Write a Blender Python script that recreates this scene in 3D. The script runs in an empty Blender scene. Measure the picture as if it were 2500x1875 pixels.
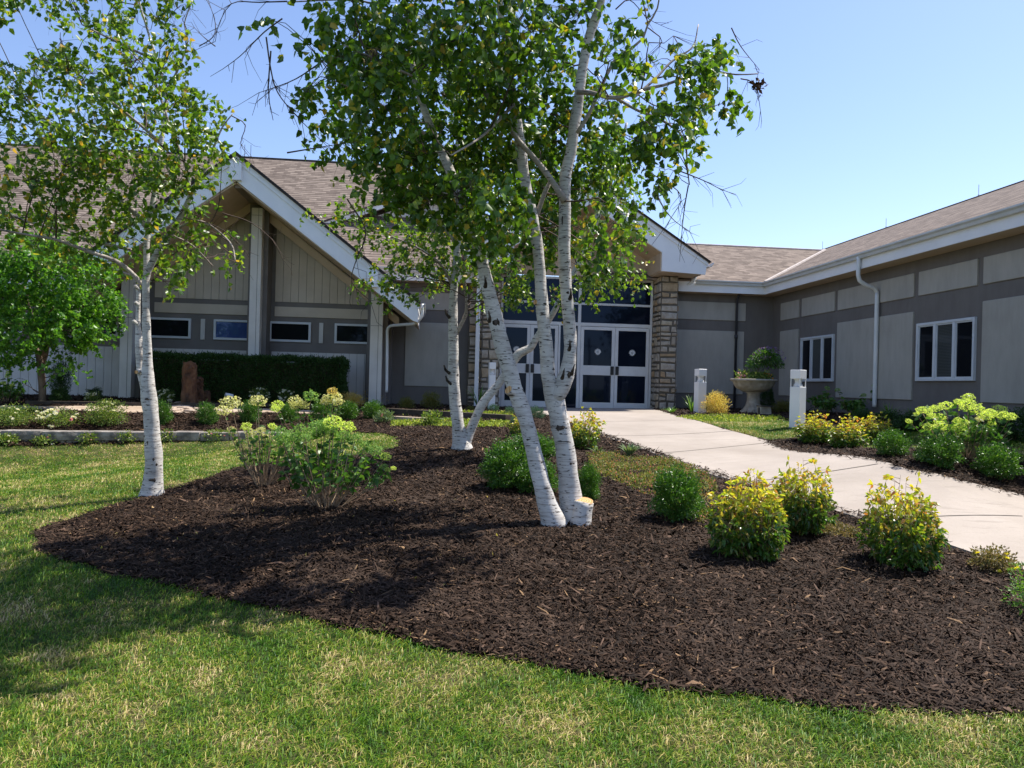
import bpy, math, random
import numpy as np
from mathutils import Vector, Matrix, geometry as mgeo
R = math.radians
rng = np.random.default_rng(7)
random.seed(7)
scene = bpy.context.scene
COL = scene.collection

# ------------------------------------------------------------------ camera
H = 1.5
F = 1878.0
def cam_matrix(yaw, pitch, roll):
    cy, sy = math.cos(yaw), math.sin(yaw); Rz = np.array([[cy, -sy, 0], [sy, cy, 0], [0, 0, 1]])
    cp, sp = math.cos(pitch), math.sin(pitch); Rx = np.array([[1, 0, 0], [0, cp, -sp], [0, sp, cp]])
    cr, sr = math.cos(roll), math.sin(roll); Ry = np.array([[cr, 0, sr], [0, 1, 0], [-sr, 0, cr]])
    return Rz @ Rx @ Ry
CM = cam_matrix(R(-5.94634449), R(0.11597256), R(-1.49189082))
cd = bpy.data.cameras.new("camera")
cam = bpy.data.objects.new("camera", cd); COL.objects.link(cam)
cd.sensor_width = 36.0; cd.lens = 36.0 * F / 2500.0; cd.clip_start = 0.1; cd.clip_end = 3000
rx, ry, rz = CM[:, 0], CM[:, 1], CM[:, 2]
cam.matrix_world = Matrix(((rx[0], rz[0], -ry[0], 0), (rx[1], rz[1], -ry[1], 0), (rx[2], rz[2], -ry[2], H), (0, 0, 0, 1)))
scene.camera = cam

# ------------------------------------------------------------------ light
SUN_EL, SUN_AZ = 58.0, 21.0          # azimuth measured from +X towards +Y
sd = Vector((math.cos(R(SUN_EL)) * math.cos(R(SUN_AZ)), math.cos(R(SUN_EL)) * math.sin(R(SUN_AZ)), math.sin(R(SUN_EL))))
world = bpy.data.worlds.new("World"); scene.world = world; world.use_nodes = True
wn = world.node_tree.nodes; wl = world.node_tree.links
for n in list(wn): wn.remove(n)
sky = wn.new("ShaderNodeTexSky"); sky.sky_type = 'NISHITA'; sky.sun_disc = False
sky.sun_elevation = R(SUN_EL); sky.sun_rotation = R(90 - SUN_AZ)
sky.air_density = 1.0; sky.dust_density = 0.6; sky.ozone_density = 2.0; sky.altitude = 100
bg = wn.new("ShaderNodeBackground"); bg.inputs[1].default_value = 0.14
wo = wn.new("ShaderNodeOutputWorld")
tint = wn.new('ShaderNodeMix'); tint.data_type = 'RGBA'; tint.blend_type = 'MULTIPLY'; tint.inputs[0].default_value = 1.0; tint.inputs[7].default_value = (0.97, 0.95, 1.04, 1)
wl.new(sky.outputs[0], tint.inputs[6]); wl.new(tint.outputs[2], bg.inputs[0]); wl.new(bg.outputs[0], wo.inputs[0])
ld = bpy.data.lights.new("sun", 'SUN'); ld.energy = 5.0; ld.angle = R(0.5); ld.color = (1.0, 0.95, 0.87)
sun = bpy.data.objects.new("sun", ld); COL.objects.link(sun)
sun.rotation_euler = sd.to_track_quat('Z', 'Y').to_euler(); sun.location = (10, 5, 20)
scene.view_settings.view_transform = 'Standard'; scene.view_settings.look = 'None'
scene.view_settings.exposure = 0.62; scene.view_settings.gamma = 1
scene.render.engine = 'CYCLES'
scene.cycles.max_bounces = 6; scene.cycles.transparent_max_bounces = 6
scene.cycles.use_denoising = True

# ------------------------------------------------------------------ pixel <-> world
def ray(px, py):
    v = np.array([(px - 1250) / F, 1, -(py - 937.5) / F]); return CM @ v
def on(px, py, ax, val):
    r = ray(px, py); o = np.array([0, 0, H]); t = (val - o[ax]) / r[ax]; return o + t * r
def Y_(px, py, y): return on(px, py, 1, y)
def D(x): return x * 2500.0 / 2212.0       # overview picture -> photo pixels

# ------------------------------------------------------------------ terrain
ctl = []
for px, py, z in [(0, 1870, 0), (1250, 1870, 0), (2500, 1870, 0), (100, 1600, .02), (100, 1450, .05), (85, 1320, .1), (500, 1500, .05),
                  (1250, 1600, .09), (2500, 1735, .06), (2000, 1700, .06), (1350, 1290, .3), (370, 1215, .22), (1130, 1105, .6), (795, 1245, .27),
                  (640, 1190, .3), (700, 1400, .18), (1828, 1369, .23), (1652, 1275, .33), (2202, 1389, .21), (2500, 1402, .22), (2500, 1220, .42),
                  (2050, 1100, .65), (1850, 1060, .78), (1700, 1142, .5), (1452, 1062, .7), (1400, 1015, .88), (1946, 1047, .865), (1708, 1012, .95),
                  (1836, 1008, 1.0), (2340, 1110, .78), (100, 1085, .3), (0, 1200, .12), (550, 1080, .36), (300, 1150, .2), (960, 1080, .6),
                  (100, 1052, .52), (504, 1035, .62), (783, 1028, .68), (877, 992, .9), (1130, 1035, .78), (460, 992, .87), (104, 975, .94), (400, 1000, .83), (2292, 1140, .70), (2480, 1080, .86)]:
    ctl.append(on(px, py, 2, max(z, 0.0)))
for p in [(3.9, 20.5, .915), (-8, 17.6, .94), (-4, 17.5, .92), (-8, 20, .93), (-2, 20, .9), (1, 19.5, .9), (9, 19.5, 1.0), (9.5, 14, 1.0), (9.5, 11, .85),
          (-12, 20, .93), (0, 0, 0), (-6, 0, 0), (8, 0, 0), (-12, 6, .05), (12, 5, .15), (-13, 13.8, .5), (-12.5, 12.6, .3), (3.9, 18, .9), (13, 20, 1.0), (5.5, 3, .05)]:
    ctl.append(np.array(p, float))
ctl = np.array(ctl)
def tps_u(r2): return 0.5 * r2 * np.log(np.maximum(r2, 1e-9))
n = len(ctl); dd = ((ctl[:, None, :2] - ctl[None, :, :2]) ** 2).sum(-1)
A = np.zeros((n + 3, n + 3)); A[:n, :n] = tps_u(dd) + np.eye(n) * 0.12
A[:n, n] = 1; A[:n, n + 1:] = ctl[:, :2]; A[n, :n] = 1; A[n + 1:, :n] = ctl[:, :2].T
W = np.linalg.solve(A, np.concatenate([ctl[:, 2], [0, 0, 0]]))
GX0, GX1, GY0, GY1, GS = -15.0, 14.0, -2.0, 21.5, 0.1
gxs = np.arange(GX0, GX1 + GS / 2, GS); gys = np.arange(GY0, GY1 + GS / 2, GS)
_gx, _gy = np.meshgrid(gxs, gys, indexing='ij')
_q = np.stack([_gx.ravel(), _gy.ravel()], 1)
_z = np.zeros(len(_q))
for i in range(0, len(_q), 20000):
    q = _q[i:i + 20000]; _z[i:i + 20000] = tps_u(((q[:, None] - ctl[None, :, :2]) ** 2).sum(-1)) @ W[:n] + W[n] + q @ W[n + 1:]
GZ = np.clip(_z.reshape(_gx.shape), -0.05, 1.1)
def zt(x, y):
    x = np.clip(np.asarray(x, float), GX0, GX1 - 1e-6); y = np.clip(np.asarray(y, float), GY0, GY1 - 1e-6)
    fx = (x - GX0) / GS; fy = (y - GY0) / GS; ix = np.minimum(fx.astype(int), len(gxs) - 2); iy = np.minimum(fy.astype(int), len(gys) - 2)
    fx = fx - ix; fy = fy - iy
    return GZ[ix, iy] * (1 - fx) * (1 - fy) + GZ[ix + 1, iy] * fx * (1 - fy) + GZ[ix, iy + 1] * (1 - fx) * fy + GZ[ix + 1, iy + 1] * fx * fy
def G(px, py, lift=0.0):
    r = ray(px, py); o = np.array([0, 0, H]); ts = np.arange(1.0, 60, 0.05)
    P = o[None] + ts[:, None] * r[None]; below = P[:, 2] < zt(P[:, 0], P[:, 1]) + lift
    if not below.any(): return P[-1]
    i = int(np.argmax(below)); a, b = ts[max(i - 1, 0)], ts[i]
    for _ in range(20):
        m = (a + b) / 2; p = o + m * r
        if p[2] < zt(p[0], p[1]) + lift: b = m
        else: a = m
    p = o + b * r; p[2] = zt(p[0], p[1]) + lift; return p

# ------------------------------------------------------------------ mesh helpers
ORG = {}
def tag(o, label=None, cat=None, group=None, kind=None):
    if label: o['label'] = label
    if cat: o['category'] = cat
    if group: o['group'] = group
    if kind: o['kind'] = kind
    return o
def empty(name, loc, label=None, cat=None, group=None, rz=0.0, sc=None):
    o = bpy.data.objects.new(name, None); COL.objects.link(o); o.location = tuple(loc); o.rotation_euler = (0, 0, rz)
    o.empty_display_size = 0.2
    if sc is not None: o.scale = sc
    ORG[o.name] = np.array(loc, float); return tag(o, label, cat, group)
def mk(name, V, Fc, mat, parent=None, uv=None, smooth=False, local=False, fmat=None):
    V = np.asarray(V, float).reshape(-1, 3)
    me = bpy.data.meshes.new(name)
    if parent is not None and not local: V = V - ORG[parent.name]
    if isinstance(Fc, np.ndarray):
        k = Fc.shape[1]; me.vertices.add(len(V)); me.vertices.foreach_set("co", V.ravel())
        me.loops.add(Fc.size); me.loops.foreach_set("vertex_index", Fc.ravel().astype(np.int32))
        me.polygons.add(len(Fc)); me.polygons.foreach_set("loop_start", np.arange(0, Fc.size, k, dtype=np.int32))
        me.polygons.foreach_set("loop_total", np.full(len(Fc), k, dtype=np.int32))
        me.update(calc_edges=True)
    else:
        me.from_pydata([tuple(v) for v in V], [], [tuple(int(i) for i in f) for f in Fc]); me.update()
    mats = mat if isinstance(mat, (list, tuple)) else [mat]
    for m in mats: me.materials.append(m)
    if fmat is not None: me.polygons.foreach_set("material_index", np.asarray(fmat, dtype=np.int32))
    if smooth: me.polygons.foreach_set("use_smooth", np.ones(len(me.polygons), dtype=bool))
    if uv is not None:
        li = np.zeros(len(me.loops), dtype=np.int32); me.loops.foreach_get("vertex_index", li)
        l = me.uv_layers.new(name="uv"); l.data.foreach_set("uv", np.asarray(uv, float)[li].ravel())
    o = bpy.data.objects.new(name, me); COL.objects.link(o)
    if parent is not None: o.parent = parent; ORG[o.name] = ORG[parent.name]
    else: ORG[o.name] = np.zeros(3)
    return o
class MB:
    def __init__(s): s.v = []; s.f = []; s.uv = []; s.m = []
    def add(s, V, Fc, uv=None, m=0):
        b = len(s.v); s.v += [tuple(p) for p in V]; s.f += [tuple(i + b for i in f) for f in Fc]
        s.uv += [tuple(u) for u in uv] if uv is not None else [(p[0], p[2]) for p in V]; s.m += [m] * len(Fc); return s
    def box(s, x0, x1, y0, y1, z0, z1, m=0):
        V = [(x0, y0, z0), (x1, y0, z0), (x1, y1, z0), (x0, y1, z0), (x0, y0, z1), (x1, y0, z1), (x1, y1, z1), (x0, y1, z1)]
        return s.add(V, [(0, 3, 2, 1), (4, 5, 6, 7), (0, 1, 5, 4), (1, 2, 6, 5), (2, 3, 7, 6), (3, 0, 4, 7)], m=m)
    def bev(s, x0, x1, y0, y1, z0, z1, b=0.006, m=0):
        V = []; 
        for z, i in ((z0, b), (z0 + b, 0), (z1 - b, 0), (z1, b)):
            V += [(x0 + i, y0 + i, z), (x1 - i, y0 + i, z), (x1 - i, y1 - i, z), (x0 + i, y1 - i, z)]
        Fc = [(3, 2, 1, 0), (12, 13, 14, 15)]
        for r in range(3):
            for c in range(4): a = r * 4 + c; d = r * 4 + (c + 1) % 4; Fc.append((a, d, d + 4, a + 4))
        return s.add(V, Fc, m=m)
    def prism_y(s, poly, y0, y1, m=0):   # poly of (x,z)
        k = len(poly); V = [(x, y0, z) for x, z in poly] + [(x, y1, z) for x, z in poly]
        Fc = [tuple(range(k)), tuple(range(2 * k - 1, k - 1, -1))] + [(i, (i + 1) % k, k + (i + 1) % k, k + i) for i in range(k)]
        return s.add(V, Fc, m=m)
    def prism_x(s, poly, x0, x1, m=0):   # poly of (y,z)
        k = len(poly); V = [(x0, y, z) for y, z in poly] + [(x1, y, z) for y, z in poly]
        Fc = [tuple(range(k)), tuple(range(2 * k - 1, k - 1, -1))] + [(i, (i + 1) % k, k + (i + 1) % k, k + i) for i in range(k)]
        return s.add(V, Fc, m=m)
    def slab(s, quad, th, m=0, uvs=None):   # quad top face (4 pts ccw), thickness down
        T = [Vector(q) for q in quad]; nn = (T[1] - T[0]).cross(T[2] - T[0]).normalized()
        if nn.z < 0: nn = -nn
        Bt = [t - nn * th for t in T]
        u = (T[1] - T[0]).normalized(); w = nn.cross(u)
        uv = [((t - T[0]).dot(u), (t - T[0]).dot(w)) for t in T + Bt]
        if uvs: uv = [(a + uvs[0], b + uvs[1]) for a, b in uv]
        k = len(T)
        Fc = [tuple(range(k)), tuple(range(2 * k - 1, k - 1, -1))] + [(i, (i + 1) % k, k + (i + 1) % k, k + i) for i in range(k)]
        return s.add([tuple(t) for t in T + Bt], Fc, uv=uv, m=m)
    def tube(s, pts, rad, n=8, m=0, cap=True, sq=False):
        V, Fc, uv = tube(np.array(pts, float), rad, n, cap=cap, sq=sq); return s.add(V, Fc, uv=uv, m=m)
    def lathe(s, prof, c, n=32, m=0):
        V = []; 
        for r_, z in prof:
            for k in range(n): a = 2 * math.pi * k / n; V.append((c[0] + r_ * math.cos(a), c[1] + r_ * math.sin(a), c[2] + z))
        Fc = [(i * n + k, i * n + (k + 1) % n, (i + 1) * n + (k + 1) % n, (i + 1) * n + k) for i in range(len(prof) - 1) for k in range(n)]
        uv = [(v[0] * 3, v[2]) for v in V]
        return s.add(V, Fc, uv=uv, m=m)
    def build(s, name, mat, parent=None, smooth=False, local=False):
        return mk(name, s.v, s.f, mat, parent, uv=s.uv, smooth=smooth, local=local, fmat=s.m)
def smoothpath(P, step):
    P = np.asarray(P, float)
    if len(P) < 3:
        k = max(2, int(np.linalg.norm(P[-1][:3] - P[0][:3]) / step) + 1); t = np.linspace(0, 1, k)[:, None]; return P[0] * (1 - t) + P[-1] * t
    Q = [2 * P[0] - P[1]] + list(P) + [2 * P[-1] - P[-2]]; out = []
    for i in range(1, len(Q) - 2):
        p0, p1, p2, p3 = Q[i - 1], Q[i], Q[i + 1], Q[i + 2]; k = max(1, int(np.linalg.norm(p2[:3] - p1[:3]) / step))
        for j in range(k):
            t = j / k; out.append(0.5 * ((2 * p1) + (-p0 + p2) * t + (2 * p0 - 5 * p1 + 4 * p2 - p3) * t * t + (-p0 + 3 * p1 - 3 * p2 + p3) * t ** 3))
    out.append(P[-1]); return np.array(out)
def tube(P, rad, n=8, cap=True, sq=False, wob=0.0):
    P = np.asarray(P, float)[:, :3]; k = len(P); rad = np.broadcast_to(np.asarray(rad, float), (k,))
    T = np.gradient(P, axis=0); T /= np.linalg.norm(T, axis=1)[:, None] + 1e-9
    ref = np.array([0, 1.0, 0]) if abs(T[0][1]) < 0.9 else np.array([1.0, 0, 0])
    u = np.cross(T[0], ref); u /= np.linalg.norm(u); V = []; uv = []; L = 0
    for i in range(k):
        if i: L += np.linalg.norm(P[i] - P[i - 1])
        u = u - T[i] * u.dot(T[i]); u /= np.linalg.norm(u) + 1e-9; w = np.cross(T[i], u)
        for j in range(n):
            a = 2 * math.pi * (j + (0.5 if sq else 0)) / n; r_ = rad[i] * (1.414 if sq else 1)
            if wob: r_ *= 1 + wob * math.sin(3 * a + L * 5) * math.sin(L * 9 + a) + wob * 0.6 * math.sin(L * 23 + 2 * a)
            V.append(P[i] + r_ * (math.cos(a) * u + math.sin(a) * w)); uv.append((min(j, n - j) / n * 2 * math.pi * max(rad[0], .01), L))
    Fc = [(i * n + j, i * n + (j + 1) % n, (i + 1) * n + (j + 1) % n, (i + 1) * n + j) for i in range(k - 1) for j in range(n)]
    if cap: Fc += [tuple(range(n - 1, -1, -1)), tuple(range((k - 1) * n, k * n))]
    return V, Fc, uv
def copy_tree(o, parent=None, **kw):
    c = o.copy(); COL.objects.link(c)
    if parent is not None: c.parent = parent
    ORG[c.name] = ORG[o.name]
    for ch in list(o.children): copy_tree(ch, c)
    return c

# ------------------------------------------------------------------ materials
def newmat(name):
    m = bpy.data.materials.new(name); m.use_nodes = True; nt = m.node_tree
    for x in list(nt.nodes): nt.nodes.remove(x)
    out = nt.nodes.new("ShaderNodeOutputMaterial"); return m, nt, out
def nd(nt, t, **kw):
    x = nt.nodes.new(t)
    for k, v in kw.items():
        if k.startswith('i_'): x.inputs[k[2:]].default_value = v
        elif k.startswith('n_'): x.inputs[int(k[2:])].default_value = v
        else: setattr(x, k, v)
    return x
def ramp(nt, fac, stops, interp='LINEAR'):
    r_ = nd(nt, "ShaderNodeValToRGB"); r_.color_ramp.interpolation = interp; e = r_.color_ramp.elements
    while len(e) < len(stops): e.new(0.5)
    for i, (p, c) in enumerate(stops): e[i].position = p; e[i].color = (*c, 1)
    nt.links.new(fac, r_.inputs[0]); return r_.outputs[0]
def mixc(nt, fac, a, b, mode='MIX'):
    x = nd(nt, "ShaderNodeMix", data_type='RGBA', blend_type=mode)
    for s, v in ((x.inputs[0], fac), (x.inputs[6], a), (x.inputs[7], b)):
        if hasattr(v, 'links'): nt.links.new(v, s)
        elif isinstance(v, tuple): s.default_value = (*v, 1)
        else: s.default_value = v
    return x.outputs[2]
def math_(nt, op, a, b=0.0, c=None):
    x = nd(nt, "ShaderNodeMath", operation=op)
    for s, v in zip(x.inputs, (a, b, c)):
        if v is None: continue
        if hasattr(v, 'links'): nt.links.new(v, s)
        else: s.default_value = v
    return x.outputs[0]
def coords(nt, kind='Object', sc=(1, 1, 1)):
    if kind == 'World': o = nd(nt, "ShaderNodeNewGeometry").outputs['Position']
    else: o = nd(nt, "ShaderNodeTexCoord").outputs[kind]
    mp = nd(nt, "ShaderNodeMapping"); mp.inputs['Scale'].default_value = sc; nt.links.new(o, mp.inputs[0]); return mp.outputs[0]
def noise(nt, vec, scale, detail=3, rough=0.55):
    x = nd(nt, "ShaderNodeTexNoise"); x.inputs['Scale'].default_value = scale; x.inputs['Detail'].default_value = detail; x.inputs['Roughness'].default_value = rough
    nt.links.new(vec, x.inputs['Vector']); return x.outputs['Fac']
def surf(nt, out, col, rough=0.7, spec=0.4, metal=0.0, bump=None, bstr=0.3, bdist=0.01):
    b = nd(nt, "ShaderNodeBsdfPrincipled"); 
    if hasattr(col, 'links'): nt.links.new(col, b.inputs['Base Color'])
    else: b.inputs['Base Color'].default_value = (*col, 1)
    b.inputs['Roughness'].default_value = rough; b.inputs['Specular IOR Level'].default_value = spec; b.inputs['Metallic'].default_value = metal
    if bump is not None:
        bp = nd(nt, "ShaderNodeBump"); bp.inputs['Strength'].default_value = bstr; bp.inputs['Distance'].default_value = bdist
        nt.links.new(bump, bp.inputs['Height']); nt.links.new(bp.outputs[0], b.inputs['Normal'])
    nt.links.new(b.outputs[0], out.inputs[0]); return b
def simple(name, c1, c2, scale=6, rough=0.6, spec=0.4, metal=0, fine=60, bstr=0.2, sc=(1, 1, 1), bdist=0.004):
    m, nt, out = newmat(name); v = coords(nt, 'Object', sc); n1 = noise(nt, v, scale, 5)
    c = ramp(nt, n1, [(0.35, c1), (0.65, c2)]); v2 = coords(nt, 'Object'); n2 = noise(nt, v2, fine, 3)
    surf(nt, out, c, rough, spec, metal, bump=n2, bstr=bstr, bdist=bdist); return m
def leafmat(name, stops, transl=0.35, rough=0.45, spec=0.5, byheight=None, hstops=None):
    m, nt, out = newmat(name); g = nd(nt, "ShaderNodeNewGeometry"); rnd = g.outputs['Random Per Island']
    c = ramp(nt, rnd, stops)
    if byheight:
        tc = nd(nt, "ShaderNodeTexCoord"); sp = nd(nt, "ShaderNodeSeparateXYZ"); nt.links.new(tc.outputs['Object'], sp.inputs[0])
        wn_ = nd(nt, "ShaderNodeTexWhiteNoise", noise_dimensions='1D'); nt.links.new(rnd, wn_.inputs['W'])
        h = math_(nt, 'ADD', sp.outputs[2], math_(nt, 'MULTIPLY', math_(nt, 'SUBTRACT', wn_.outputs[0], 0.5), byheight[2]))
        f = math_(nt, 'DIVIDE', math_(nt, 'SUBTRACT', h, byheight[0]), byheight[1] - byheight[0])
        mr = nd(nt, "ShaderNodeClamp"); nt.links.new(f, mr.inputs[0])
        c2 = ramp(nt, rnd, hstops); c = mixc(nt, mr.outputs[0], c, c2)
    b = nd(nt, "ShaderNodeBsdfPrincipled"); nt.links.new(c, b.inputs['Base Color']); b.inputs['Roughness'].default_value = rough
    b.inputs['Specular IOR Level'].default_value = spec
    t = nd(nt, "ShaderNodeBsdfTranslucent"); c3 = mixc(nt, 0.6, c, (1.0, 1.0, 0.25), 'MULTIPLY')
    br = nd(nt, "ShaderNodeHueSaturation"); br.inputs['Value'].default_value = 2.2; nt.links.new(c3, br.inputs['Color']); nt.links.new(br.outputs[0], t.inputs[0])
    mx = nd(nt, "ShaderNodeMixShader"); mx.inputs[0].default_value = transl; nt.links.new(b.outputs[0], mx.inputs[1]); nt.links.new(t.outputs[0], mx.inputs[2])
    nt.links.new(mx.outputs[0], out.inputs[0]); return m

def m_lawn(name, blade):
    m, nt, out = newmat(name); v = coords(nt, 'World'); n1 = noise(nt, v, 1.7, 5, 0.65); n2 = noise(nt, v, 7.0, 3, 0.6)
    f = math_(nt, 'ADD', math_(nt, 'MULTIPLY', n1, 1.05), math_(nt, 'MULTIPLY', n2, 0.45)); f = math_(nt, 'SUBTRACT', f, 0.26)
    if blade:
        rnd = nd(nt, "ShaderNodeNewGeometry").outputs['Random Per Island']
        f = math_(nt, 'ADD', f, math_(nt, 'MULTIPLY', math_(nt, 'SUBTRACT', rnd, 0.5), 0.46))
        c = ramp(nt, f, [(0.22, (0.035, 0.115, 0.005)), (0.40, (0.088, 0.205, 0.008)), (0.53, (0.165, 0.28, 0.013)), (0.63, (0.31, 0.345, 0.035)), (0.68, (0.52, 0.42, 0.13)), (0.80, (0.70, 0.56, 0.28))])
        b = nd(nt, "ShaderNodeBsdfPrincipled"); nt.links.new(c, b.inputs['Base Color']); b.inputs['Roughness'].default_value = 0.5; b.inputs['Specular IOR Level'].default_value = 0.35
        t = nd(nt, "ShaderNodeBsdfTranslucent"); nt.links.new(c, t.inputs[0]); mx = nd(nt, "ShaderNodeMixShader"); mx.inputs[0].default_value = 0.3
        nt.links.new(b.outputs[0], mx.inputs[1]); nt.links.new(t.outputs[0], mx.inputs[2]); nt.links.new(mx.outputs[0], out.inputs[0])
    else:
        c = ramp(nt, f, [(0.35, (0.045, 0.075, 0.015)), (0.5, (0.09, 0.11, 0.03)), (0.65, (0.22, 0.18, 0.08))])
        n3 = noise(nt, v, 120, 2); c = mixc(nt, n3, c, (0.05, 0.05, 0.02)); surf(nt, out, c, 0.95, 0.1, bump=n3, bstr=0.8, bdist=0.02)
    return m
MAT = {}
MAT['lawn'] = m_lawn('lawn_soil', False); MAT['blade'] = m_lawn('grass_blade', True)
def m_mulch():
    m, nt, out = newmat('mulch_soil'); v = coords(nt, 'World', (1, 1, 1)); n1 = noise(nt, v, 45, 5, 0.7); n2 = noise(nt, v, 2, 3)
    c = ramp(nt, n1, [(0.3, (0.006, 0.004, 0.003)), (0.6, (0.028, 0.018, 0.013)), (0.8, (0.06, 0.04, 0.03))]); c = mixc(nt, math_(nt, 'MULTIPLY', n2, 0.4), c, (0.02, 0.013, 0.01))
    surf(nt, out, c, 0.95, 0.1, bump=n1, bstr=1.0, bdist=0.03); return m
MAT['mulch'] = m_mulch()
def m_chip():
    m, nt, out = newmat('bark_chip'); rnd = nd(nt, "ShaderNodeNewGeometry").outputs['Random Per Island']
    c = ramp(nt, rnd, [(0.0, (0.008, 0.0045, 0.0025)), (0.35, (0.020, 0.011, 0.006)), (0.7, (0.043, 0.024, 0.0135)), (0.93, (0.092, 0.054, 0.033)), (0.985, (0.18, 0.11, 0.075)), (0.996, (0.36, 0.22, 0.11))])
    v = coords(nt, 'World'); n1 = noise(nt, v, 150, 2); c = mixc(nt, math_(nt, 'MULTIPLY', n1, 0.5), c, (0.02, 0.013, 0.01)); n9 = noise(nt, v, 1.3, 4, .6); c = mixc(nt, ramp(nt, n9, [(.45, (0, 0, 0)), (.75, (.45, .45, .45))]), c, (0.10, 0.068, 0.05))
    surf(nt, out, c, 0.75, 0.12); return m
MAT['chip'] = m_chip()
def m_walk():
    m, nt, out = newmat('walk_concrete'); v = coords(nt, 'World'); n1 = noise(nt, v, 0.8, 5, 0.6); n2 = noise(nt, v, 60, 4, 0.7); v3 = coords(nt, 'World', (0.6, 4, 1)); n3 = noise(nt, v3, 2.5, 6, 0.7)
    c = ramp(nt, n1, [(0.3, (0.33, 0.28, 0.235)), (0.7, (0.44, 0.38, 0.325))]); c = mixc(nt, ramp(nt, n2, [(0.5, (0, 0, 0)), (0.75, (0.5, 0.5, 0.5))]), c, (0.27, 0.23, 0.19))
    c = mixc(nt, ramp(nt, n3, [(0.57, (0, 0, 0)), (0.72, (0.6, 0.6, 0.6))]), c, (0.2, 0.17, 0.14))
    surf(nt, out, c, 0.85, 0.25, bump=n2, bstr=0.25, bdist=0.003); return m
MAT['walk'] = m_walk()
MAT['joint'] = simple('joint_dark', (0.10, 0.085, 0.07), (0.15, 0.13, 0.11), rough=0.95)
MAT['flag'] = simple('flagstone', (0.36, 0.27, 0.19), (0.50, 0.40, 0.31), 3, 0.85, 0.2, fine=40)
MAT['curb'] = simple('curb_stone', (0.14, 0.125, 0.11), (0.36, 0.32, 0.28), 7, 0.9, 0.2, fine=35, bstr=0.7, bdist=0.02)
MAT['darkstone'] = simple('dark_edging', (0.05, 0.04, 0.03), (0.09, 0.07, 0.055), 5, 0.8, 0.2)  # plain dark brown for the low edging blocks
def m_roof():
    m, nt, out = newmat('asphalt_shingle'); uv = nd(nt, "ShaderNodeTexCoord").outputs['UV']
    n0 = noise(nt, uv, 3.0, 2); mp = nd(nt, "ShaderNodeMapping"); nt.links.new(uv, mp.inputs[0])
    br = nd(nt, "ShaderNodeTexBrick"); br.offset = 0.5; br.inputs['Scale'].default_value = 1.0; br.inputs['Brick Width'].default_value = 0.21; br.inputs['Row Height'].default_value = 0.135
    br.inputs['Mortar Size'].default_value = 0.0; br.inputs['Bias'].default_value = 0.0
    br.inputs['Color1'].default_value = (0.13, 0.10, 0.080, 1); br.inputs['Color2'].default_value = (0.32, 0.255, 0.205, 1)
    nt.links.new(mp.outputs[0], br.inputs[0])
    sp = nd(nt, "ShaderNodeSeparateXYZ"); nt.links.new(uv, sp.inputs[0]); fr = math_(nt, 'FRACT', math_(nt, 'DIVIDE', sp.outputs[1], 0.135))
    wob = noise(nt, coords(nt, 'UV', (4.5, 7.4, 1)), 1.0, 1)
    lim = math_(nt, 'MULTIPLY', wob, 0.72)
    sh = math_(nt, 'LESS_THAN', fr, lim)      # shadow line painted under each course's butt edge, depth varies with the laminated tabs
    c = mixc(nt, math_(nt, 'MULTIPLY', sh, 0.85), br.outputs[0], (0.045, 0.033, 0.027))
    n2 = noise(nt, uv, 90, 2); c = mixc(nt, math_(nt, 'MULTIPLY', n2, 0.25), c, (0.32, 0.27, 0.23)); c = mixc(nt, math_(nt, 'MULTIPLY', n0, 0.2), c, (0.20, 0.145, 0.115))
    surf(nt, out, c, 0.92, 0.15, bump=fr, bstr=0.5, bdist=0.012); return m
MAT['roof'] = m_roof()
MAT['roofedge'] = simple('roof_edge', (0.02, 0.018, 0.018), (0.04, 0.035, 0.032), rough=0.9)
MAT['ridge'] = simple('ridge_cap', (0.42, 0.36, 0.32), (0.52, 0.46, 0.42), rough=0.8)
MAT['white'] = simple('white_paint', (0.80, 0.80, 0.80), (0.86, 0.86, 0.85), 2.0, 0.45, 0.4, fine=25, bstr=0.05)
MAT['gutter'] = simple('gutter_metal', (0.56, 0.57, 0.55), (0.64, 0.65, 0.63), 3, 0.35, 0.5)
MAT['gutterwhite'] = simple('gutter_white', (0.66, 0.67, 0.66), (0.74, 0.74, 0.73), 3, 0.35, 0.5)
def m_stucco(name, c1, c2):
    m, nt, out = newmat(name); v = coords(nt, 'World'); n1 = noise(nt, v, 1.2, 5); v2 = coords(nt, 'World', (1, 1, 0.25)); n2 = noise(nt, v2, 6, 5, 0.65); n3 = noise(nt, v, 140, 3)
    c = ramp(nt, math_(nt, 'ADD', math_(nt, 'MULTIPLY', n1, 0.5), math_(nt, 'MULTIPLY', n2, 0.5)), [(0.35, c1), (0.65, c2)])
    surf(nt, out, c, 0.95, 0.15, bump=n3, bstr=0.6, bdist=0.004); return m
MAT['stucco_dark'] = m_stucco('stucco_taupe', (0.160, 0.143, 0.130), (0.20, 0.18, 0.163))
MAT['stucco_light'] = m_stucco('stucco_panel', (0.37, 0.345, 0.30), (0.46, 0.43, 0.375))
MAT['side_dark'] = simple('siding_taupe', (0.175, 0.158, 0.145), (0.21, 0.19, 0.172), 2, 0.8, 0.25, fine=30)
MAT['side_upper'] = simple('siding_tan', (0.54, 0.465, 0.37), (0.61, 0.53, 0.43), 2, 0.75, 0.25, fine=30)
MAT['side_lower'] = simple('siding_pale', (0.58, 0.555, 0.51), (0.66, 0.63, 0.59), 2, 0.75, 0.25, fine=30)
MAT['groove'] = simple('groove', (0.05, 0.045, 0.04), (0.07, 0.065, 0.06), rough=0.95)
MAT['column'] = simple('column_paint', (0.68, 0.64, 0.58), (0.76, 0.72, 0.66), 2, 0.6, 0.3, fine=30)
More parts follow.
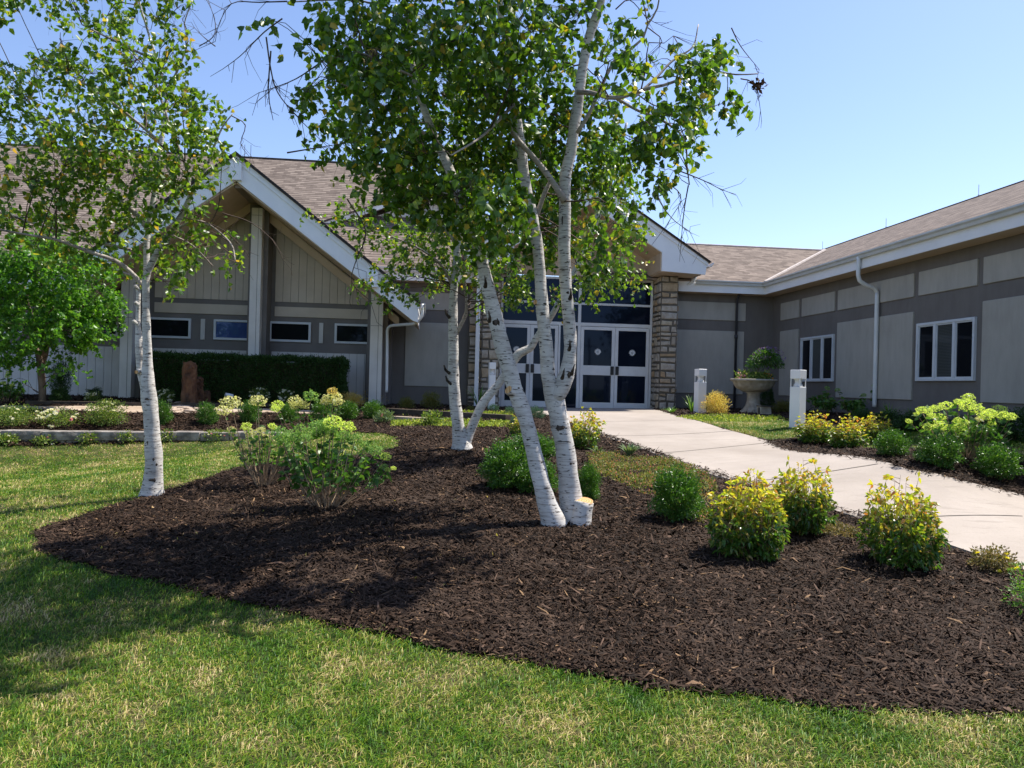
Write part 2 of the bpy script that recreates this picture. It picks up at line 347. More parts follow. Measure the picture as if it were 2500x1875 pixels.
MAT['tan'] = simple('tan_soffit', (0.50, 0.38, 0.26), (0.58, 0.45, 0.32), 2, 0.75, 0.25, fine=30)
MAT['brown'] = simple('brown_trim', (0.20, 0.155, 0.12), (0.25, 0.195, 0.15), 2, 0.7, 0.25)
MAT['frame'] = simple('window_frame', (0.58, 0.60, 0.62), (0.66, 0.68, 0.70), 3, 0.45, 0.4)
MAT['alu'] = simple('door_aluminium', (0.60, 0.60, 0.60), (0.68, 0.68, 0.67), 3, 0.4, 0.45)
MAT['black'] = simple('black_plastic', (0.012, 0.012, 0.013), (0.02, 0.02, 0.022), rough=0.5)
MAT['dgrey'] = simple('dark_pipe', (0.03, 0.032, 0.04), (0.05, 0.052, 0.06), rough=0.5)
def m_glass(name, base, spec=0.5, coat=0.0, ior=1.5):
    m, nt, out = newmat(name); b = surf(nt, out, base, 0.03, spec); b.inputs['IOR'].default_value = ior; b.inputs['Specular Tint'].default_value = (0.45, 0.62, 1.0, 1)
    v = coords(nt, 'World'); n1 = noise(nt, v, 0.7, 1); bp = nd(nt, "ShaderNodeBump"); bp.inputs['Strength'].default_value = 0.03; bp.inputs['Distance'].default_value = 0.05
    nt.links.new(n1, bp.inputs['Height']); nt.links.new(bp.outputs[0], b.inputs['Normal']); return m
MAT['glass'] = m_glass('dark_glass', (0.006, 0.009, 0.018), 0.22)
MAT['glassblue'] = m_glass('painted_sky_glass', (0.05, 0.08, 0.22), 0.5)  # blue sky reflection put into the base colour
MAT['glasswin'] = m_glass('window_glass', (0.010, 0.011, 0.013), 0.15)
def m_gblind():
    m, nt, out = newmat('glass_over_blinds'); v = coords(nt, 'World'); sp = nd(nt, 'ShaderNodeSeparateXYZ'); nt.links.new(v, sp.inputs[0]); fr = math_(nt, 'FRACT', math_(nt, 'MULTIPLY', sp.outputs[2], 36.0))
    c = ramp(nt, fr, [(0.0, (0.02, 0.022, 0.02)), (0.3, (0.06, 0.065, 0.06)), (0.9, (0.085, 0.09, 0.085))]); b = surf(nt, out, c, 0.05, 0.25); b.inputs['Specular Tint'].default_value = (0.45, 0.62, 1.0, 1); return m
MAT['glassblind'] = m_gblind()
MAT['blind'] = simple('blind', (0.10, 0.10, 0.10), (0.13, 0.13, 0.125), 3, 0.8)
def m_stone():
    m, nt, out = newmat('field_stone'); g = nd(nt, "ShaderNodeNewGeometry"); c = ramp(nt, g.outputs['Random Per Island'], [(0, (0.36, 0.30, 0.23)), (0.25, (0.50, 0.44, 0.36)), (0.5, (0.44, 0.40, 0.34)), (0.7, (0.52, 0.43, 0.31)), (0.9, (0.42, 0.28, 0.15)), (1.0, (0.52, 0.49, 0.43))])
    v = coords(nt, 'World'); n1 = noise(nt, v, 9, 5, 0.65); n2 = noise(nt, v, 45, 4, 0.7)
    c = mixc(nt, ramp(nt, n1, [(0.4, (0, 0, 0)), (0.75, (0.7, 0.7, 0.7))]), c, (0.24, 0.17, 0.10)); surf(nt, out, c, 0.9, 0.2, bump=n2, bstr=0.9, bdist=0.015); return m
MAT['stone'] = m_stone()
MAT['mortar'] = simple('mortar', (0.10, 0.085, 0.065), (0.15, 0.13, 0.10), rough=0.95)
MAT['urn'] = simple('cast_stone', (0.27, 0.235, 0.18), (0.44, 0.40, 0.33), 7, 0.9, 0.2, fine=50, bstr=0.6, bdist=0.01)
def m_basalt():
    m, nt, out = newmat('rust_basalt'); v = coords(nt, 'World', (1, 1, 0.5)); n1 = noise(nt, v, 6, 6, 0.65); n2 = noise(nt, v, 25, 5, 0.7)
    c = ramp(nt, n1, [(0.3, (0.035, 0.02, 0.014)), (0.5, (0.13, 0.055, 0.025)), (0.7, (0.24, 0.12, 0.055))]); c = mixc(nt, ramp(nt, n2, [(0.55, (0, 0, 0)), (0.7, (0.8, 0.8, 0.8))]), c, (0.10, 0.075, 0.06))
    surf(nt, out, c, 0.7, 0.35, bump=n2, bstr=1, bdist=0.03); return m
MAT['basalt'] = m_basalt()
MAT['pebble'] = simple('river_stone', (0.30, 0.22, 0.16), (0.48, 0.38, 0.30), 4, 0.6, 0.35)
def m_birch(name='birch_bark', b1=(0.52, 0.49, 0.45), b2=(0.66, 0.63, 0.59)):
    m, nt, out = newmat(name); v = coords(nt, 'Object'); n1 = noise(nt, v, 3.5, 4)
    base = ramp(nt, n1, [(0.35, b1), (0.65, b2)])
    vs = coords(nt, 'Object', (7, 7, 60)); n2 = noise(nt, vs, 1.0, 4, 0.6); c = mixc(nt, ramp(nt, n2, [(0.48, (0, 0, 0)), (0.66, (0.75, 0.75, 0.75))]), base, (0.27, 0.23, 0.20))
    vd = coords(nt, 'Object', (16, 16, 70)); n3 = noise(nt, vd, 1.0, 2, 0.5); c = mixc(nt, ramp(nt, n3, [(0.62, (0, 0, 0)), (0.66, (0.9, 0.9, 0.9))]), c, (0.035, 0.028, 0.024))
    vk = coords(nt, 'Object', (1.3, 1.3, 2.2)); n4 = noise(nt, vk, 2.2, 5, 0.7); c = mixc(nt, ramp(nt, n4, [(0.65, (0, 0, 0)), (0.70, (0.85, 0.85, 0.85))]), c, (0.05, 0.038, 0.03))
    h = math_(nt, 'ADD', n2, n4); surf(nt, out, c, 0.75, 0.25, bump=h, bstr=0.5, bdist=0.006); return m
MAT['birch'] = m_birch()
MAT['limb'] = m_birch('birch_limb', (0.30, 0.25, 0.21), (0.46, 0.41, 0.36))
MAT['twig'] = simple('twig_bark', (0.065, 0.045, 0.035), (0.12, 0.085, 0.065), 8, 0.8, 0.2)
MAT['knot'] = simple('knot_bark', (0.02, 0.016, 0.013), (0.11, 0.09, 0.075), 30, 0.9, 0.1, fine=90, bstr=0.9, bdist=0.01)
def m_cut():
    m, nt, out = newmat('cut_wood'); v = coords(nt, 'Object'); w = nd(nt, "ShaderNodeTexWave", wave_type='RINGS', rings_direction='Z'); w.inputs['Scale'].default_value = 14; w.inputs['Distortion'].default_value = 2.0
    nt.links.new(v, w.inputs[0]); c = ramp(nt, w.outputs['Fac'], [(0, (0.50, 0.25, 0.09)), (1, (0.72, 0.46, 0.22))]); surf(nt, out, c, 0.8, 0.2); return m
MAT['cut'] = m_cut()
MAT['bark'] = simple('brown_bark', (0.12, 0.085, 0.06), (0.24, 0.18, 0.13), 12, 0.9, 0.15, sc=(1, 1, 0.3), fine=60, bstr=0.8, bdist=0.01)
MAT['stem'] = simple('shrub_stem', (0.24, 0.16, 0.10), (0.42, 0.31, 0.21), 10, 0.8, 0.2)
MAT['greenstem'] = simple('green_stem', (0.10, 0.14, 0.04), (0.16, 0.20, 0.07), 10, 0.7, 0.2)
G1, G2, G3 = (0.022, 0.055, 0.008), (0.045, 0.105, 0.013), (0.085, 0.165, 0.022)
MAT['birchleaf'] = leafmat('birch_leaf', [(0, (0.032, 0.085, 0.008)), (0.4, (0.070, 0.15, 0.012)), (0.8, (0.13, 0.235, 0.018)), (0.95, (0.23, 0.29, 0.025)), (0.992, (0.40, 0.28, 0.03))], 0.36, 0.38, 0.55)
MAT['birchleaf2'] = leafmat('birch_leaf_yellowish', [(0, (0.040, 0.095, 0.010)), (0.4, (0.085, 0.165, 0.013)), (0.8, (0.155, 0.25, 0.020)), (0.94, (0.24, 0.28, 0.03)), (0.99, (0.42, 0.26, 0.04))], 0.42, 0.38, 0.55)
MAT['ornleaf'] = leafmat('bright_leaf', [(0, (0.045, 0.13, 0.012)), (0.5, (0.08, 0.21, 0.018)), (1, (0.15, 0.30, 0.03))], 0.42, 0.4, 0.5)
MAT['box'] = leafmat('boxwood_leaf', [(0, (0.028, 0.085, 0.010)), (0.5, (0.05, 0.14, 0.015)), (0.9, (0.10, 0.21, 0.025)), (1, (0.16, 0.25, 0.04))], 0.25, 0.35, 0.5)
MAT['yew'] = leafmat('yew_leaf', [(0, (0.014, 0.040, 0.008)), (0.6, (0.030, 0.075, 0.013)), (1, (0.065, 0.125, 0.024))], 0.12, 0.55, 0.3)
MAT['juniper'] = leafmat('juniper_leaf', [(0, (0.03, 0.085, 0.045)), (0.6, (0.055, 0.13, 0.07)), (1, (0.09, 0.17, 0.09))], 0.15, 0.6, 0.3)
MAT['nandina'] = leafmat('nandina_leaf', [(0, (0.035, 0.095, 0.012)), (0.6, (0.065, 0.15, 0.02)), (0.9, (0.13, 0.20, 0.03)), (1, (0.30, 0.20, 0.05))], 0.33, 0.35, 0.55,
                         byheight=(0.34, 0.60, 0.36), hstops=[(0, (0.26, 0.36, 0.025)), (0.4, (0.50, 0.50, 0.04)), (0.8, (0.66, 0.50, 0.06)), (0.93, (0.55, 0.27, 0.07)), (1, (0.45, 0.15, 0.05))])
MAT['gold'] = leafmat('gold_leaf', [(0, (0.30, 0.27, 0.05)), (0.4, (0.55, 0.46, 0.12)), (0.9, (0.70, 0.52, 0.22)), (1, (0.5, 0.2, 0.08))], 0.3, 0.5, 0.4)
MAT['spirea'] = leafmat('olive_leaf', [(0, (0.06, 0.09, 0.015)), (0.5, (0.12, 0.14, 0.03)), (1, (0.24, 0.19, 0.05))], 0.25, 0.6, 0.3)
MAT['hydleaf'] = leafmat('hydrangea_leaf', [(0, (0.030, 0.085, 0.012)), (0.6, (0.055, 0.14, 0.02)), (1, (0.12, 0.21, 0.035))], 0.3, 0.42, 0.45)
MAT['lime'] = leafmat('lime_floret', [(0, (0.42, 0.56, 0.10)), (0.5, (0.58, 0.68, 0.14)), (1, (0.72, 0.76, 0.28))], 0.3, 0.7, 0.2)
MAT['cream'] = leafmat('cream_floret', [(0, (0.42, 0.44, 0.18)), (0.5, (0.58, 0.56, 0.26)), (1, (0.68, 0.64, 0.42))], 0.3, 0.7, 0.2)
MAT['sage'] = leafmat('green_floret', [(0, (0.13, 0.26, 0.06)), (0.5, (0.20, 0.34, 0.09)), (1, (0.34, 0.44, 0.13))], 0.3, 0.7, 0.2)
MAT['petalw'] = leafmat('white_petal', [(0, (0.60, 0.58, 0.50)), (1, (0.75, 0.72, 0.66))], 0.3, 0.6, 0.2)
MAT['petalp'] = leafmat('pink_petal', [(0, (0.55, 0.18, 0.28)), (1, (0.70, 0.32, 0.42))], 0.3, 0.6, 0.2)
MAT['petalo'] = leafmat('orange_petal', [(0, (0.65, 0.20, 0.03)), (1, (0.75, 0.35, 0.05))], 0.3, 0.6, 0.2)
MAT['petaly'] = leafmat('yellow_petal', [(0, (0.65, 0.55, 0.03)), (1, (0.75, 0.68, 0.08))], 0.3, 0.6, 0.2)
MAT['roseleaf'] = leafmat('rose_leaf', [(0, (0.06, 0.12, 0.02)), (0.6, (0.13, 0.20, 0.035)), (1, (0.26, 0.28, 0.07))], 0.3, 0.5, 0.35)
MAT['sedum'] = leafmat('sedum_leaf', [(0, (0.16, 0.24, 0.03)), (0.6, (0.30, 0.38, 0.05)), (1, (0.45, 0.46, 0.08))], 0.2, 0.6, 0.3)
MAT['portulaca'] = leafmat('creeping_leaf', [(0, (0.08, 0.12, 0.02)), (0.5, (0.18, 0.22, 0.04)), (0.82, (0.32, 0.29, 0.08)), (0.93, (0.50, 0.20, 0.10)), (1, (0.6, 0.2, 0.2))], 0.2, 0.6, 0.3)
MAT['thyme'] = leafmat('thyme_leaf', [(0, (0.10, 0.10, 0.03)), (0.5, (0.20, 0.17, 0.06)), (1, (0.30, 0.20, 0.10))], 0.2, 0.6, 0.3)
MAT['strap'] = leafmat('strap_leaf', [(0, (0.06, 0.15, 0.02)), (1, (0.16, 0.28, 0.05))], 0.3, 0.4, 0.5)
MAT['lamb'] = leafmat('grey_green_leaf', [(0, (0.09, 0.14, 0.06)), (1, (0.20, 0.27, 0.13))], 0.2, 0.7, 0.2)
MAT['fartree'] = leafmat('far_leaf', [(0, (0.02, 0.05, 0.01)), (1, (0.05, 0.10, 0.02))], 0.2, 0.6, 0.3)

# ------------------------------------------------------------------ leaf / blade batches
def unit(v): return v / (np.linalg.norm(v, axis=-1, keepdims=True) + 1e-9)
def leaves(P, Dr, L, Wd, fold=0.25, wide=0.38, droop=0.0, shape=4):
    """diamond leaves with a folded midrib: base P, direction Dr, length L, width Wd"""
    N = len(P); Dr = unit(Dr); r_ = rng.normal(size=(N, 3)); S = unit(np.cross(Dr, r_)); Nn = np.cross(S, Dr)
    L = np.broadcast_to(L, (N,))[:, None]; Wd = np.broadcast_to(Wd, (N,))[:, None]
    tip = P + Dr * L; tip[:, 2] -= droop * L[:, 0]
    mid = P + Dr * L * wide
    if shape == 4:
        V = np.stack([P, mid + S * Wd / 2 + Nn * Wd * fold, tip, mid - S * Wd / 2 + Nn * Wd * fold], 1).reshape(-1, 3)
        b = (np.arange(N) * 4)[:, None]; T = np.concatenate([b + [0, 2, 1], b + [0, 3, 2]], 1).reshape(-1, 3)
    else:   # 6: rounder heart-like leaf
        m2 = P + Dr * L * 0.68
        V = np.stack([P, P + Dr * L * 0.22 + S * Wd * 0.5 + Nn * Wd * fold, m2 + S * Wd * 0.30 + Nn * Wd * fold * .6, tip, m2 - S * Wd * 0.30 + Nn * Wd * fold * .6, P + Dr * L * 0.22 - S * Wd * 0.5 + Nn * Wd * fold], 1).reshape(-1, 3)
        b = (np.arange(N) * 6)[:, None]; T = np.concatenate([b + [0, 3, 2], b + [0, 2, 1], b + [0, 4, 3], b + [0, 5, 4]], 1).reshape(-1, 3)
    return V, T.astype(np.int32)
def cat(parts):
    Vs, Fs, b = [], [], 0
    for V, Fc in parts:
        V = np.asarray(V).reshape(-1, 3); Vs.append(V); Fs.append(np.asarray(Fc) + b); b += len(V)
    return np.concatenate(Vs), np.concatenate(Fs)
def sticks(A_, B_, r0, r1, bend=None):
    """thin three-sided sticks from A to B, vectorised; tris"""
    N = len(A_); d = unit(B_ - A_); ref = np.where(np.abs(d[:, 2:3]) > .9, np.array([[1., 0, 0]]), np.array([[0, 0, 1.]])); u = unit(np.cross(d, ref)); w = np.cross(d, u)
    r0 = np.broadcast_to(r0, (N,))[:, None]; r1 = np.broadcast_to(r1, (N,))[:, None]; V = []
    for k in range(3): a = 2.094 * k; V.append(A_ + r0 * (math.cos(a) * u + math.sin(a) * w))
    for k in range(3): a = 2.094 * k; V.append(B_ + r1 * (math.cos(a) * u + math.sin(a) * w))
    V = np.stack(V, 1).reshape(-1, 3); b = (np.arange(N) * 6)[:, None]
    T = np.concatenate([b + [0, 1, 4], b + [0, 4, 3], b + [1, 2, 5], b + [1, 5, 4], b + [2, 0, 3], b + [2, 3, 5]], 1).reshape(-1, 3)
    return V, T.astype(np.int32)
def rdir(N, up=0.0):
    v = unit(rng.normal(size=(N, 3))); v[:, 2] += up; return unit(v)

# ------------------------------------------------------------------ ground sheets
def poly_px(pts, disp=True):
    return [tuple(G(D(x), D(y))[:2]) if disp else tuple(G(x, y)[:2]) for x, y in pts]
def dense(poly, step=0.25, closed=True):
    out = []; m = len(poly)
    for i in range(m if closed else m - 1):
        a = np.array(poly[i]); b = np.array(poly[(i + 1) % m]); k = max(1, int(np.linalg.norm(b - a) / step))
        for j in range(k): out.append(tuple(a + (b - a) * j / k))
    return out
def inside(x, y, poly):
    x = np.asarray(x); y = np.asarray(y); c = np.zeros(x.shape, bool); m = len(poly); j = m - 1
    for i in range(m):
        xi, yi = poly[i]; xj, yj = poly[j]
        t = ((yi > y) != (yj > y)) & (x < (xj - xi) * (y - yi) / (yj - yi + 1e-12) + xi); c ^= t; j = i
    return c
def sheet(name, poly, lift, mat, step=0.3, skirt=0.0, zf=None, rnd=0.0):
    P = dense(poly, step); xs = [p[0] for p in P]; ys = [p[1] for p in P]
    gx, gy = np.meshgrid(np.arange(min(xs), max(xs), step), np.arange(min(ys), max(ys), step)); q = np.stack([gx.ravel(), gy.ravel()], 1)
    q = q[inside(q[:, 0], q[:, 1], P)]
    if len(q):
        PA = np.array(P); keep = np.ones(len(q), bool)
        for i in range(0, len(q), 2000): keep[i:i + 2000] = (((q[i:i + 2000, None] - PA[None]) ** 2).sum(-1).min(1)) > (step * 0.35) ** 2
        q = q[keep]
    pts = [Vector(p) for p in P] + [Vector(p) for p in q]
    r_ = mgeo.delaunay_2d_cdt(pts, [], [list(range(len(P)))], 1, 1e-5)
    V2 = np.array([(v.x, v.y) for v in r_[0]]); z = zt(V2[:, 0], V2[:, 1]) + lift
    V = np.column_stack([V2, z]); Fc = [tuple(f) for f in r_[2]]
    Fo = []
    for f in Fc:
        a, b, c = V[f[0]], V[f[1]], V[f[2]]
        Fo.append(f if np.cross(b - a, c - a)[2] > 0 else f[::-1])
    if skirt:
        m0 = len(V); pz = np.array(P); bz = zt(pz[:, 0], pz[:, 1]); top = np.column_stack([pz, bz + lift]); bot = np.column_stack([pz, bz + lift - skirt]); m = len(P)
        V = np.concatenate([V, top, bot]); Fo += [(m0 + i, m0 + m + i, m0 + m + (i + 1) % m, m0 + (i + 1) % m) for i in range(m)]
    o = mk(name, V, Fo, mat, smooth=not skirt); return tag(o, kind='structure'), P
# base ground, reaching the horizon
gxx = np.concatenate([[-900, -300, -120, -60, -30, -20], np.arange(-15, 14.01, 0.5), [18, 24, 40, 80, 200, 900]])
gyy = np.concatenate([[-900, -300, -120, -60, -30, -12, -5], np.arange(-2, 21.6, 0.5), [26, 35, 60, 120, 300, 900]])
X_, Yy = np.meshgrid(gxx, gyy, indexing='ij'); Z_ = zt(X_, Yy) - 0.06
nx, ny = X_.shape; idx = np.arange(nx * ny).reshape(nx, ny)
Fg = np.stack([idx[:-1, :-1], idx[1:, :-1], idx[1:, 1:], idx[:-1, 1:]], -1).reshape(-1, 4)
tag(mk('ground', np.stack([X_, Yy, Z_], -1).reshape(-1, 3), Fg.astype(np.int32), MAT['lawn'], smooth=True), kind='structure')

edge_low = [(78, 1165), (92, 1190), (130, 1210), (170, 1222), (260, 1245), (350, 1265), (440, 1281), (500, 1296), (560, 1312), (640, 1331), (720, 1350), (800, 1368), (900, 1392), (1000, 1412), (1100, 1430), (1200, 1448), (1300, 1465), (1400, 1483), (1500, 1497), (1600, 1508), (1750, 1525), (1900, 1540), (2050, 1545), (2212, 1530), (2600, 1500)]
edge_up = [(78, 1165), (84, 1150), (110, 1138), (160, 1125), (240, 1098), (300, 1078), (350, 1065), (420, 1045), (520, 1012), (600, 1003), (700, 1000), (790, 985), (850, 972), (868, 960), (858, 945), (820, 937), (740, 932), (640, 938), (500, 950), (300, 958), (150, 960), (0, 962), (-300, 965)]
walkL = [(1225, 884), (1240, 892), (1285, 940), (1400, 978), (1550, 1035), (1700, 1078), (1860, 1128), (2050, 1185), (2212, 1240), (2400, 1305), (2900, 1480)]
walkR = [(1432, 886), (1465, 903), (1560, 930), (1660, 957), (1800, 987), (1960, 1020), (2100, 1050), (2212, 1076), (2500, 1150), (2900, 1260)]
eL = poly_px(edge_low); eU = poly_px(edge_up); wLw = poly_px(walkL); wRw = poly_px(walkR)
def extend(P_, L):
    a, b = np.array(P_[-2]), np.array(P_[-1]); P_.append(tuple(b + (b - a) / np.linalg.norm(b - a) * L))
extend(wLw, 7.0); extend(wRw, 7.0); eL.append((eL[-1][0] + 4.5, eL[-1][1] - 1.2))
wLw[0] = (1.75, 20.3); wLw[1] = (2.3, 17.6); wRw[0] = (5.95, 20.3)
lawnA = [(14, -2), (-15, -2), (-15, eU[-1][1])] + eU[::-1] + eL[1:] + [(14, eL[-1][1])]
walkP = wLw + wRw[::-1]
lawnB = poly_px([(1478, 905), (1560, 928), (1630, 948), (1660, 954), (1720, 948), (1800, 962), (1960, 972), (2060, 985), (2212, 1003), (2420, 1030), (2420, 960), (2212, 945), (2050, 938), (1900, 932), (1800, 925), (1740, 918), (1650, 908), (1560, 902)])
sheet('lawn', lawnA, 0.0, MAT['lawn'])
sheet('side_lawn', lawnB, 0.012, MAT['lawn'])
# mulch = everything else near the building
mulch1 = eU[::-1] + eL[1:] + [wLw[-1]] + wLw[::-1][1:] + [(1.75, 21.0), (-15, 21.0), (-15, eU[-1][1])]
mulch2 = wRw + [(14, wRw[-1][1]), (14, 21.0), (5.95, 21.0)]
_, M1 = sheet('mulch_bed', mulch1, 0.008, MAT['mulch'])
_, M2 = sheet('side_mulch_bed', mulch2, 0.004, MAT['mulch'])
wo_, WP = sheet('walkway', walkP, 0.035, MAT['walk'], skirt=0.12)
# control joints of the walkway
jb = MB()
def along(poly, yv):
    for a, b in zip(poly[:-1], poly[1:]):
        if (a[1] - yv) * (b[1] - yv) <= 0: t = (yv - a[1]) / (b[1] - a[1] + 1e-9); return a[0] + t * (b[0] - a[0])
    return None
for (lx, ly, rx_, ry_) in [(1262, 915, 1510, 910), (1300, 946, 1585, 935), (1415, 985, 1680, 958), (1590, 1050, 1900, 1008), (1880, 1133, 2212, 1123)]:
    a = G(D(lx), D(ly)); b = G(D(rx_), D(ry_)); d = (b - a)[:2]; L = np.linalg.norm(d); d = d / L; k = int(L / 0.2); pts = []
    a2 = a[:2] + 0.02 * d
    for j in range(k + 1):
        c = a2 + d * (L - 0.04) * j / k; z = float(zt(c[0], c[1])) + 0.0385; nrm = np.array([-d[1], d[0]]) * 0.009
        pts += [(c[0] - nrm[0], c[1] - nrm[1], z), (c[0] + nrm[0], c[1] + nrm[1], z)]
    jb.add(pts, [(2 * j, 2 * j + 2, 2 * j + 3, 2 * j + 1) for j in range(k)])
jo = jb.build('control_joints', MAT['joint'], parent=wo_)
# flagstone path in the upper bed
fl = poly_px([(240, 894), (420, 894), (600, 894), (700, 897), (700, 890), (560, 885), (420, 884), (350, 884), (330, 880), (260, 880), (100, 881), (-200, 881), (-200, 893)])
_, FP = sheet('flagstone_path', fl, 0.03, MAT['flag'], skirt=0.08)
# ------------------------------------------------------------------ grass blades and mulch chips
def scatter(poly, dens_f, maxn, excl=()):
    xs = [p[0] for p in poly]; ys = [p[1] for p in poly]; x0, x1, y0, y1 = max(min(xs), -12), min(max(xs), 12), max(min(ys), 1.7), min(max(ys), 20.5)
    n_ = int((x1 - x0) * (y1 - y0) * dens_f(np.array([0.0]))[0]); n_ = min(n_, maxn)
    x = rng.uniform(x0, x1, n_); y = rng.uniform(y0, y1, n_); 
    depth = np.maximum(x * CM[0, 1] + y * CM[1, 1], 0.5)
    keep = rng.uniform(size=n_) < dens_f(depth) / dens_f(np.array([0.0]))[0]
    keep &= np.abs((x * CM[0, 0] + y * CM[1, 0]) / depth) < 1.0
    x, y = x[keep], y[keep]; jx, jy = x + rng.normal(0, .022, len(x)) + .025 * np.sin(y * 9 + np.sin(x * 7)), y + rng.normal(0, .022, len(x)) + .025 * np.sin(x * 8 + np.sin(y * 5)); k = inside(jx, jy, poly)
    for e in excl: k &= ~inside(jx, jy, e)
    return x[k], y[k]
def blades(x, y, lift, hmin, hmax, w0, name):
    N = len(x); z = zt(x, y) + lift; P = np.column_stack([x, y, z]); a = rng.uniform(0, 2 * math.pi, N); h = rng.uniform(hmin, hmax, N)
    # patchy growth
    h *= 0.75 + 0.5 * (0.5 + 0.5 * np.sin(x * 3.1 + np.sin(y * 2.3) * 2) * np.sin(y * 2.7 + np.sin(x * 1.9) * 2))
    lean = rng.uniform(0.3, 1.9, N); dv = np.column_stack([np.cos(a), np.sin(a), np.zeros(N)]); sv = np.column_stack([-np.sin(a + .6), np.cos(a + .6), np.zeros(N)])
    depth = np.maximum(x * CM[0, 1] + y * CM[1, 1], 0.5); w = (w0 * (1 + depth / 6.0))[:, None] * rng.uniform(.7, 1.3, (N, 1))
    m = P + dv * (h * lean * .35)[:, None] + np.array([0, 0, 1]) * (h * .6)[:, None]; t = P + dv * (h * lean)[:, None] + np.array([0, 0, 1]) * (h * np.maximum(1.1 - .50 * lean, .15))[:, None]
    V = np.stack([P - sv * w / 2, P + sv * w / 2, m + sv * w * .38, m - sv * w * .38, t], 1).reshape(-1, 3); b = (np.arange(N) * 5)[:, None]
    T = np.concatenate([b + [0, 1, 2], b + [0, 2, 3], b + [3, 2, 4]], 1).reshape(-1, 3).astype(np.int32)
    return tag(mk(name, V, T, MAT['blade']), kind='stuff')
gd = lambda d: np.clip(15000 * (3.4 / np.maximum(d, 3.4)) ** 1.35, 0, 15000)
gx, gy = scatter(lawnA, gd, 2600000)
tag(blades(gx, gy, -0.003, 0.022, 0.050, 0.0028, 'lawn_grass'), 'mown lawn grass with dry tan patches in front of the mulch bed')
gx, gy = scatter(lawnB, lambda d: np.full(np.shape(d), 3000.0), 400000, excl=[])
tag(blades(gx, gy, 0.01, 0.03, 0.06, 0.0022, 'side_lawn_grass'), 'mown grass between the concrete walkway and the right wall')
def chips(x, y, lift, name, s=1.0):
    N = len(x); z = zt(x, y) + lift + rng.uniform(0.0, 0.022, N); P = np.column_stack([x, y, z]); a = rng.uniform(0, 2 * math.pi, N); tilt = rng.normal(0, 0.33, N)
    d = np.column_stack([np.cos(a) * np.cos(tilt), np.sin(a) * np.cos(tilt), np.sin(tilt)]); u = unit(np.column_stack([-np.sin(a), np.cos(a), rng.normal(0, .5, N)])); nn = np.cross(d, u)
    depth = np.maximum(x * CM[0, 1] + y * CM[1, 1], 0.5); g = (0.8 + depth / 14.0)
    L = (rng.gamma(2.2, 0.0085, N) + 0.009)[:, None] * s * g[:, None]; Wd = (rng.gamma(2.5, 0.0012, N) + 0.0014)[:, None] * s * g[:, None]; Hh = Wd * rng.uniform(.3, .8, (N, 1))
    bend = nn * rng.normal(0, .12, (N, 1)) * L
    V = np.stack([P - d * L + u * Wd * .5, P - d * L - u * Wd * .5, P + bend - u * Wd, P + bend + u * Wd, P + d * L - u * Wd * .35, P + d * L + u * Wd * .35, P + bend + nn * Hh * 1.6], 1).reshape(-1, 3); b = (np.arange(N) * 7)[:, None]
    T = np.concatenate([b + [0, 1, 6], b + [1, 2, 6], b + [2, 4, 6], b + [4, 5, 6], b + [5, 3, 6], b + [3, 0, 6]], 1).reshape(-1, 3).astype(np.int32)
    return tag(mk(name, V, T, MAT['chip']), kind='stuff')
cdn = lambda d: np.clip(15000 * (4.0 / np.maximum(d, 4.0)) ** 1.5, 0, 15000)
cx, cy = scatter(M1, cdn, 4000000, excl=[FP])
tag(chips(cx, cy, 0.008, 'mulch_chips'), 'dark shredded bark mulch covering the birch bed')
cx, cy = scatter(M2, cdn, 3000000, excl=[lawnB])
tag(chips(cx, cy, 0.004, 'side_mulch_chips'), 'dark shredded bark mulch right of the concrete walkway')

P1 = dense(wLw[2:8], .02, closed=False); P2 = dense(wRw[3:9], .02, closed=False)
cx, cy = [], []
for P_, sg, n_ in ((P1, 1, 900), (P2, -1, 600)):
    A_ = np.array(P_); ii = rng.integers(0, len(A_) - 1, n_); d_ = unit(A_[ii + 1] - A_[ii]); nn_ = np.column_stack([d_[:, 1], -d_[:, 0]]); off = np.abs(rng.normal(0, .07, n_)); q = A_[ii] - nn_ * off[:, None] * sg
    ins = inside(q[:, 0], q[:, 1], WP); cx += list(q[ins, 0]); cy += list(q[ins, 1])
if cx: chips(np.array(cx), np.array(cy), 0.037, 'loose_mulch_chips', .8)['label'] = 'loose bark chips strayed onto the edges of the concrete walkway'

# ================================================================== BUILDING
B = empty('building', (0, 20, 0.9), 'low grey office building with brown shingle roofs, gabled glass entrance and stone pillars', 'building')
ZG = 0.55
YB, YE, ZE = 20.45, 20.05, 4.15       # back wall, its eave edge, soffit level
XR, XE = 9.35, 8.93                   # right wing wall and eave edge
YW = 19.6                             # gable wing wall
def grp_frame(x0, x1, z0, z1, y, w, t, mb, axis='y'):
    """rectangular frame made of four butted bars in plane y (or x)"""
    def bx(a0, a1, c0, c1):
        if axis == 'y': mb.bev(a0, a1, y - t, y, c0, c1, 0.004)
        else: mb.bev(y - t, y, a0, a1, c0, c1, 0.004)
    bx(x0, x0 + w, z0, z1); bx(x1 - w, x1, z0, z1); bx(x0 + w, x1 - w, z0, z0 + w); bx(x0 + w, x1 - w, z1 - w, z1)
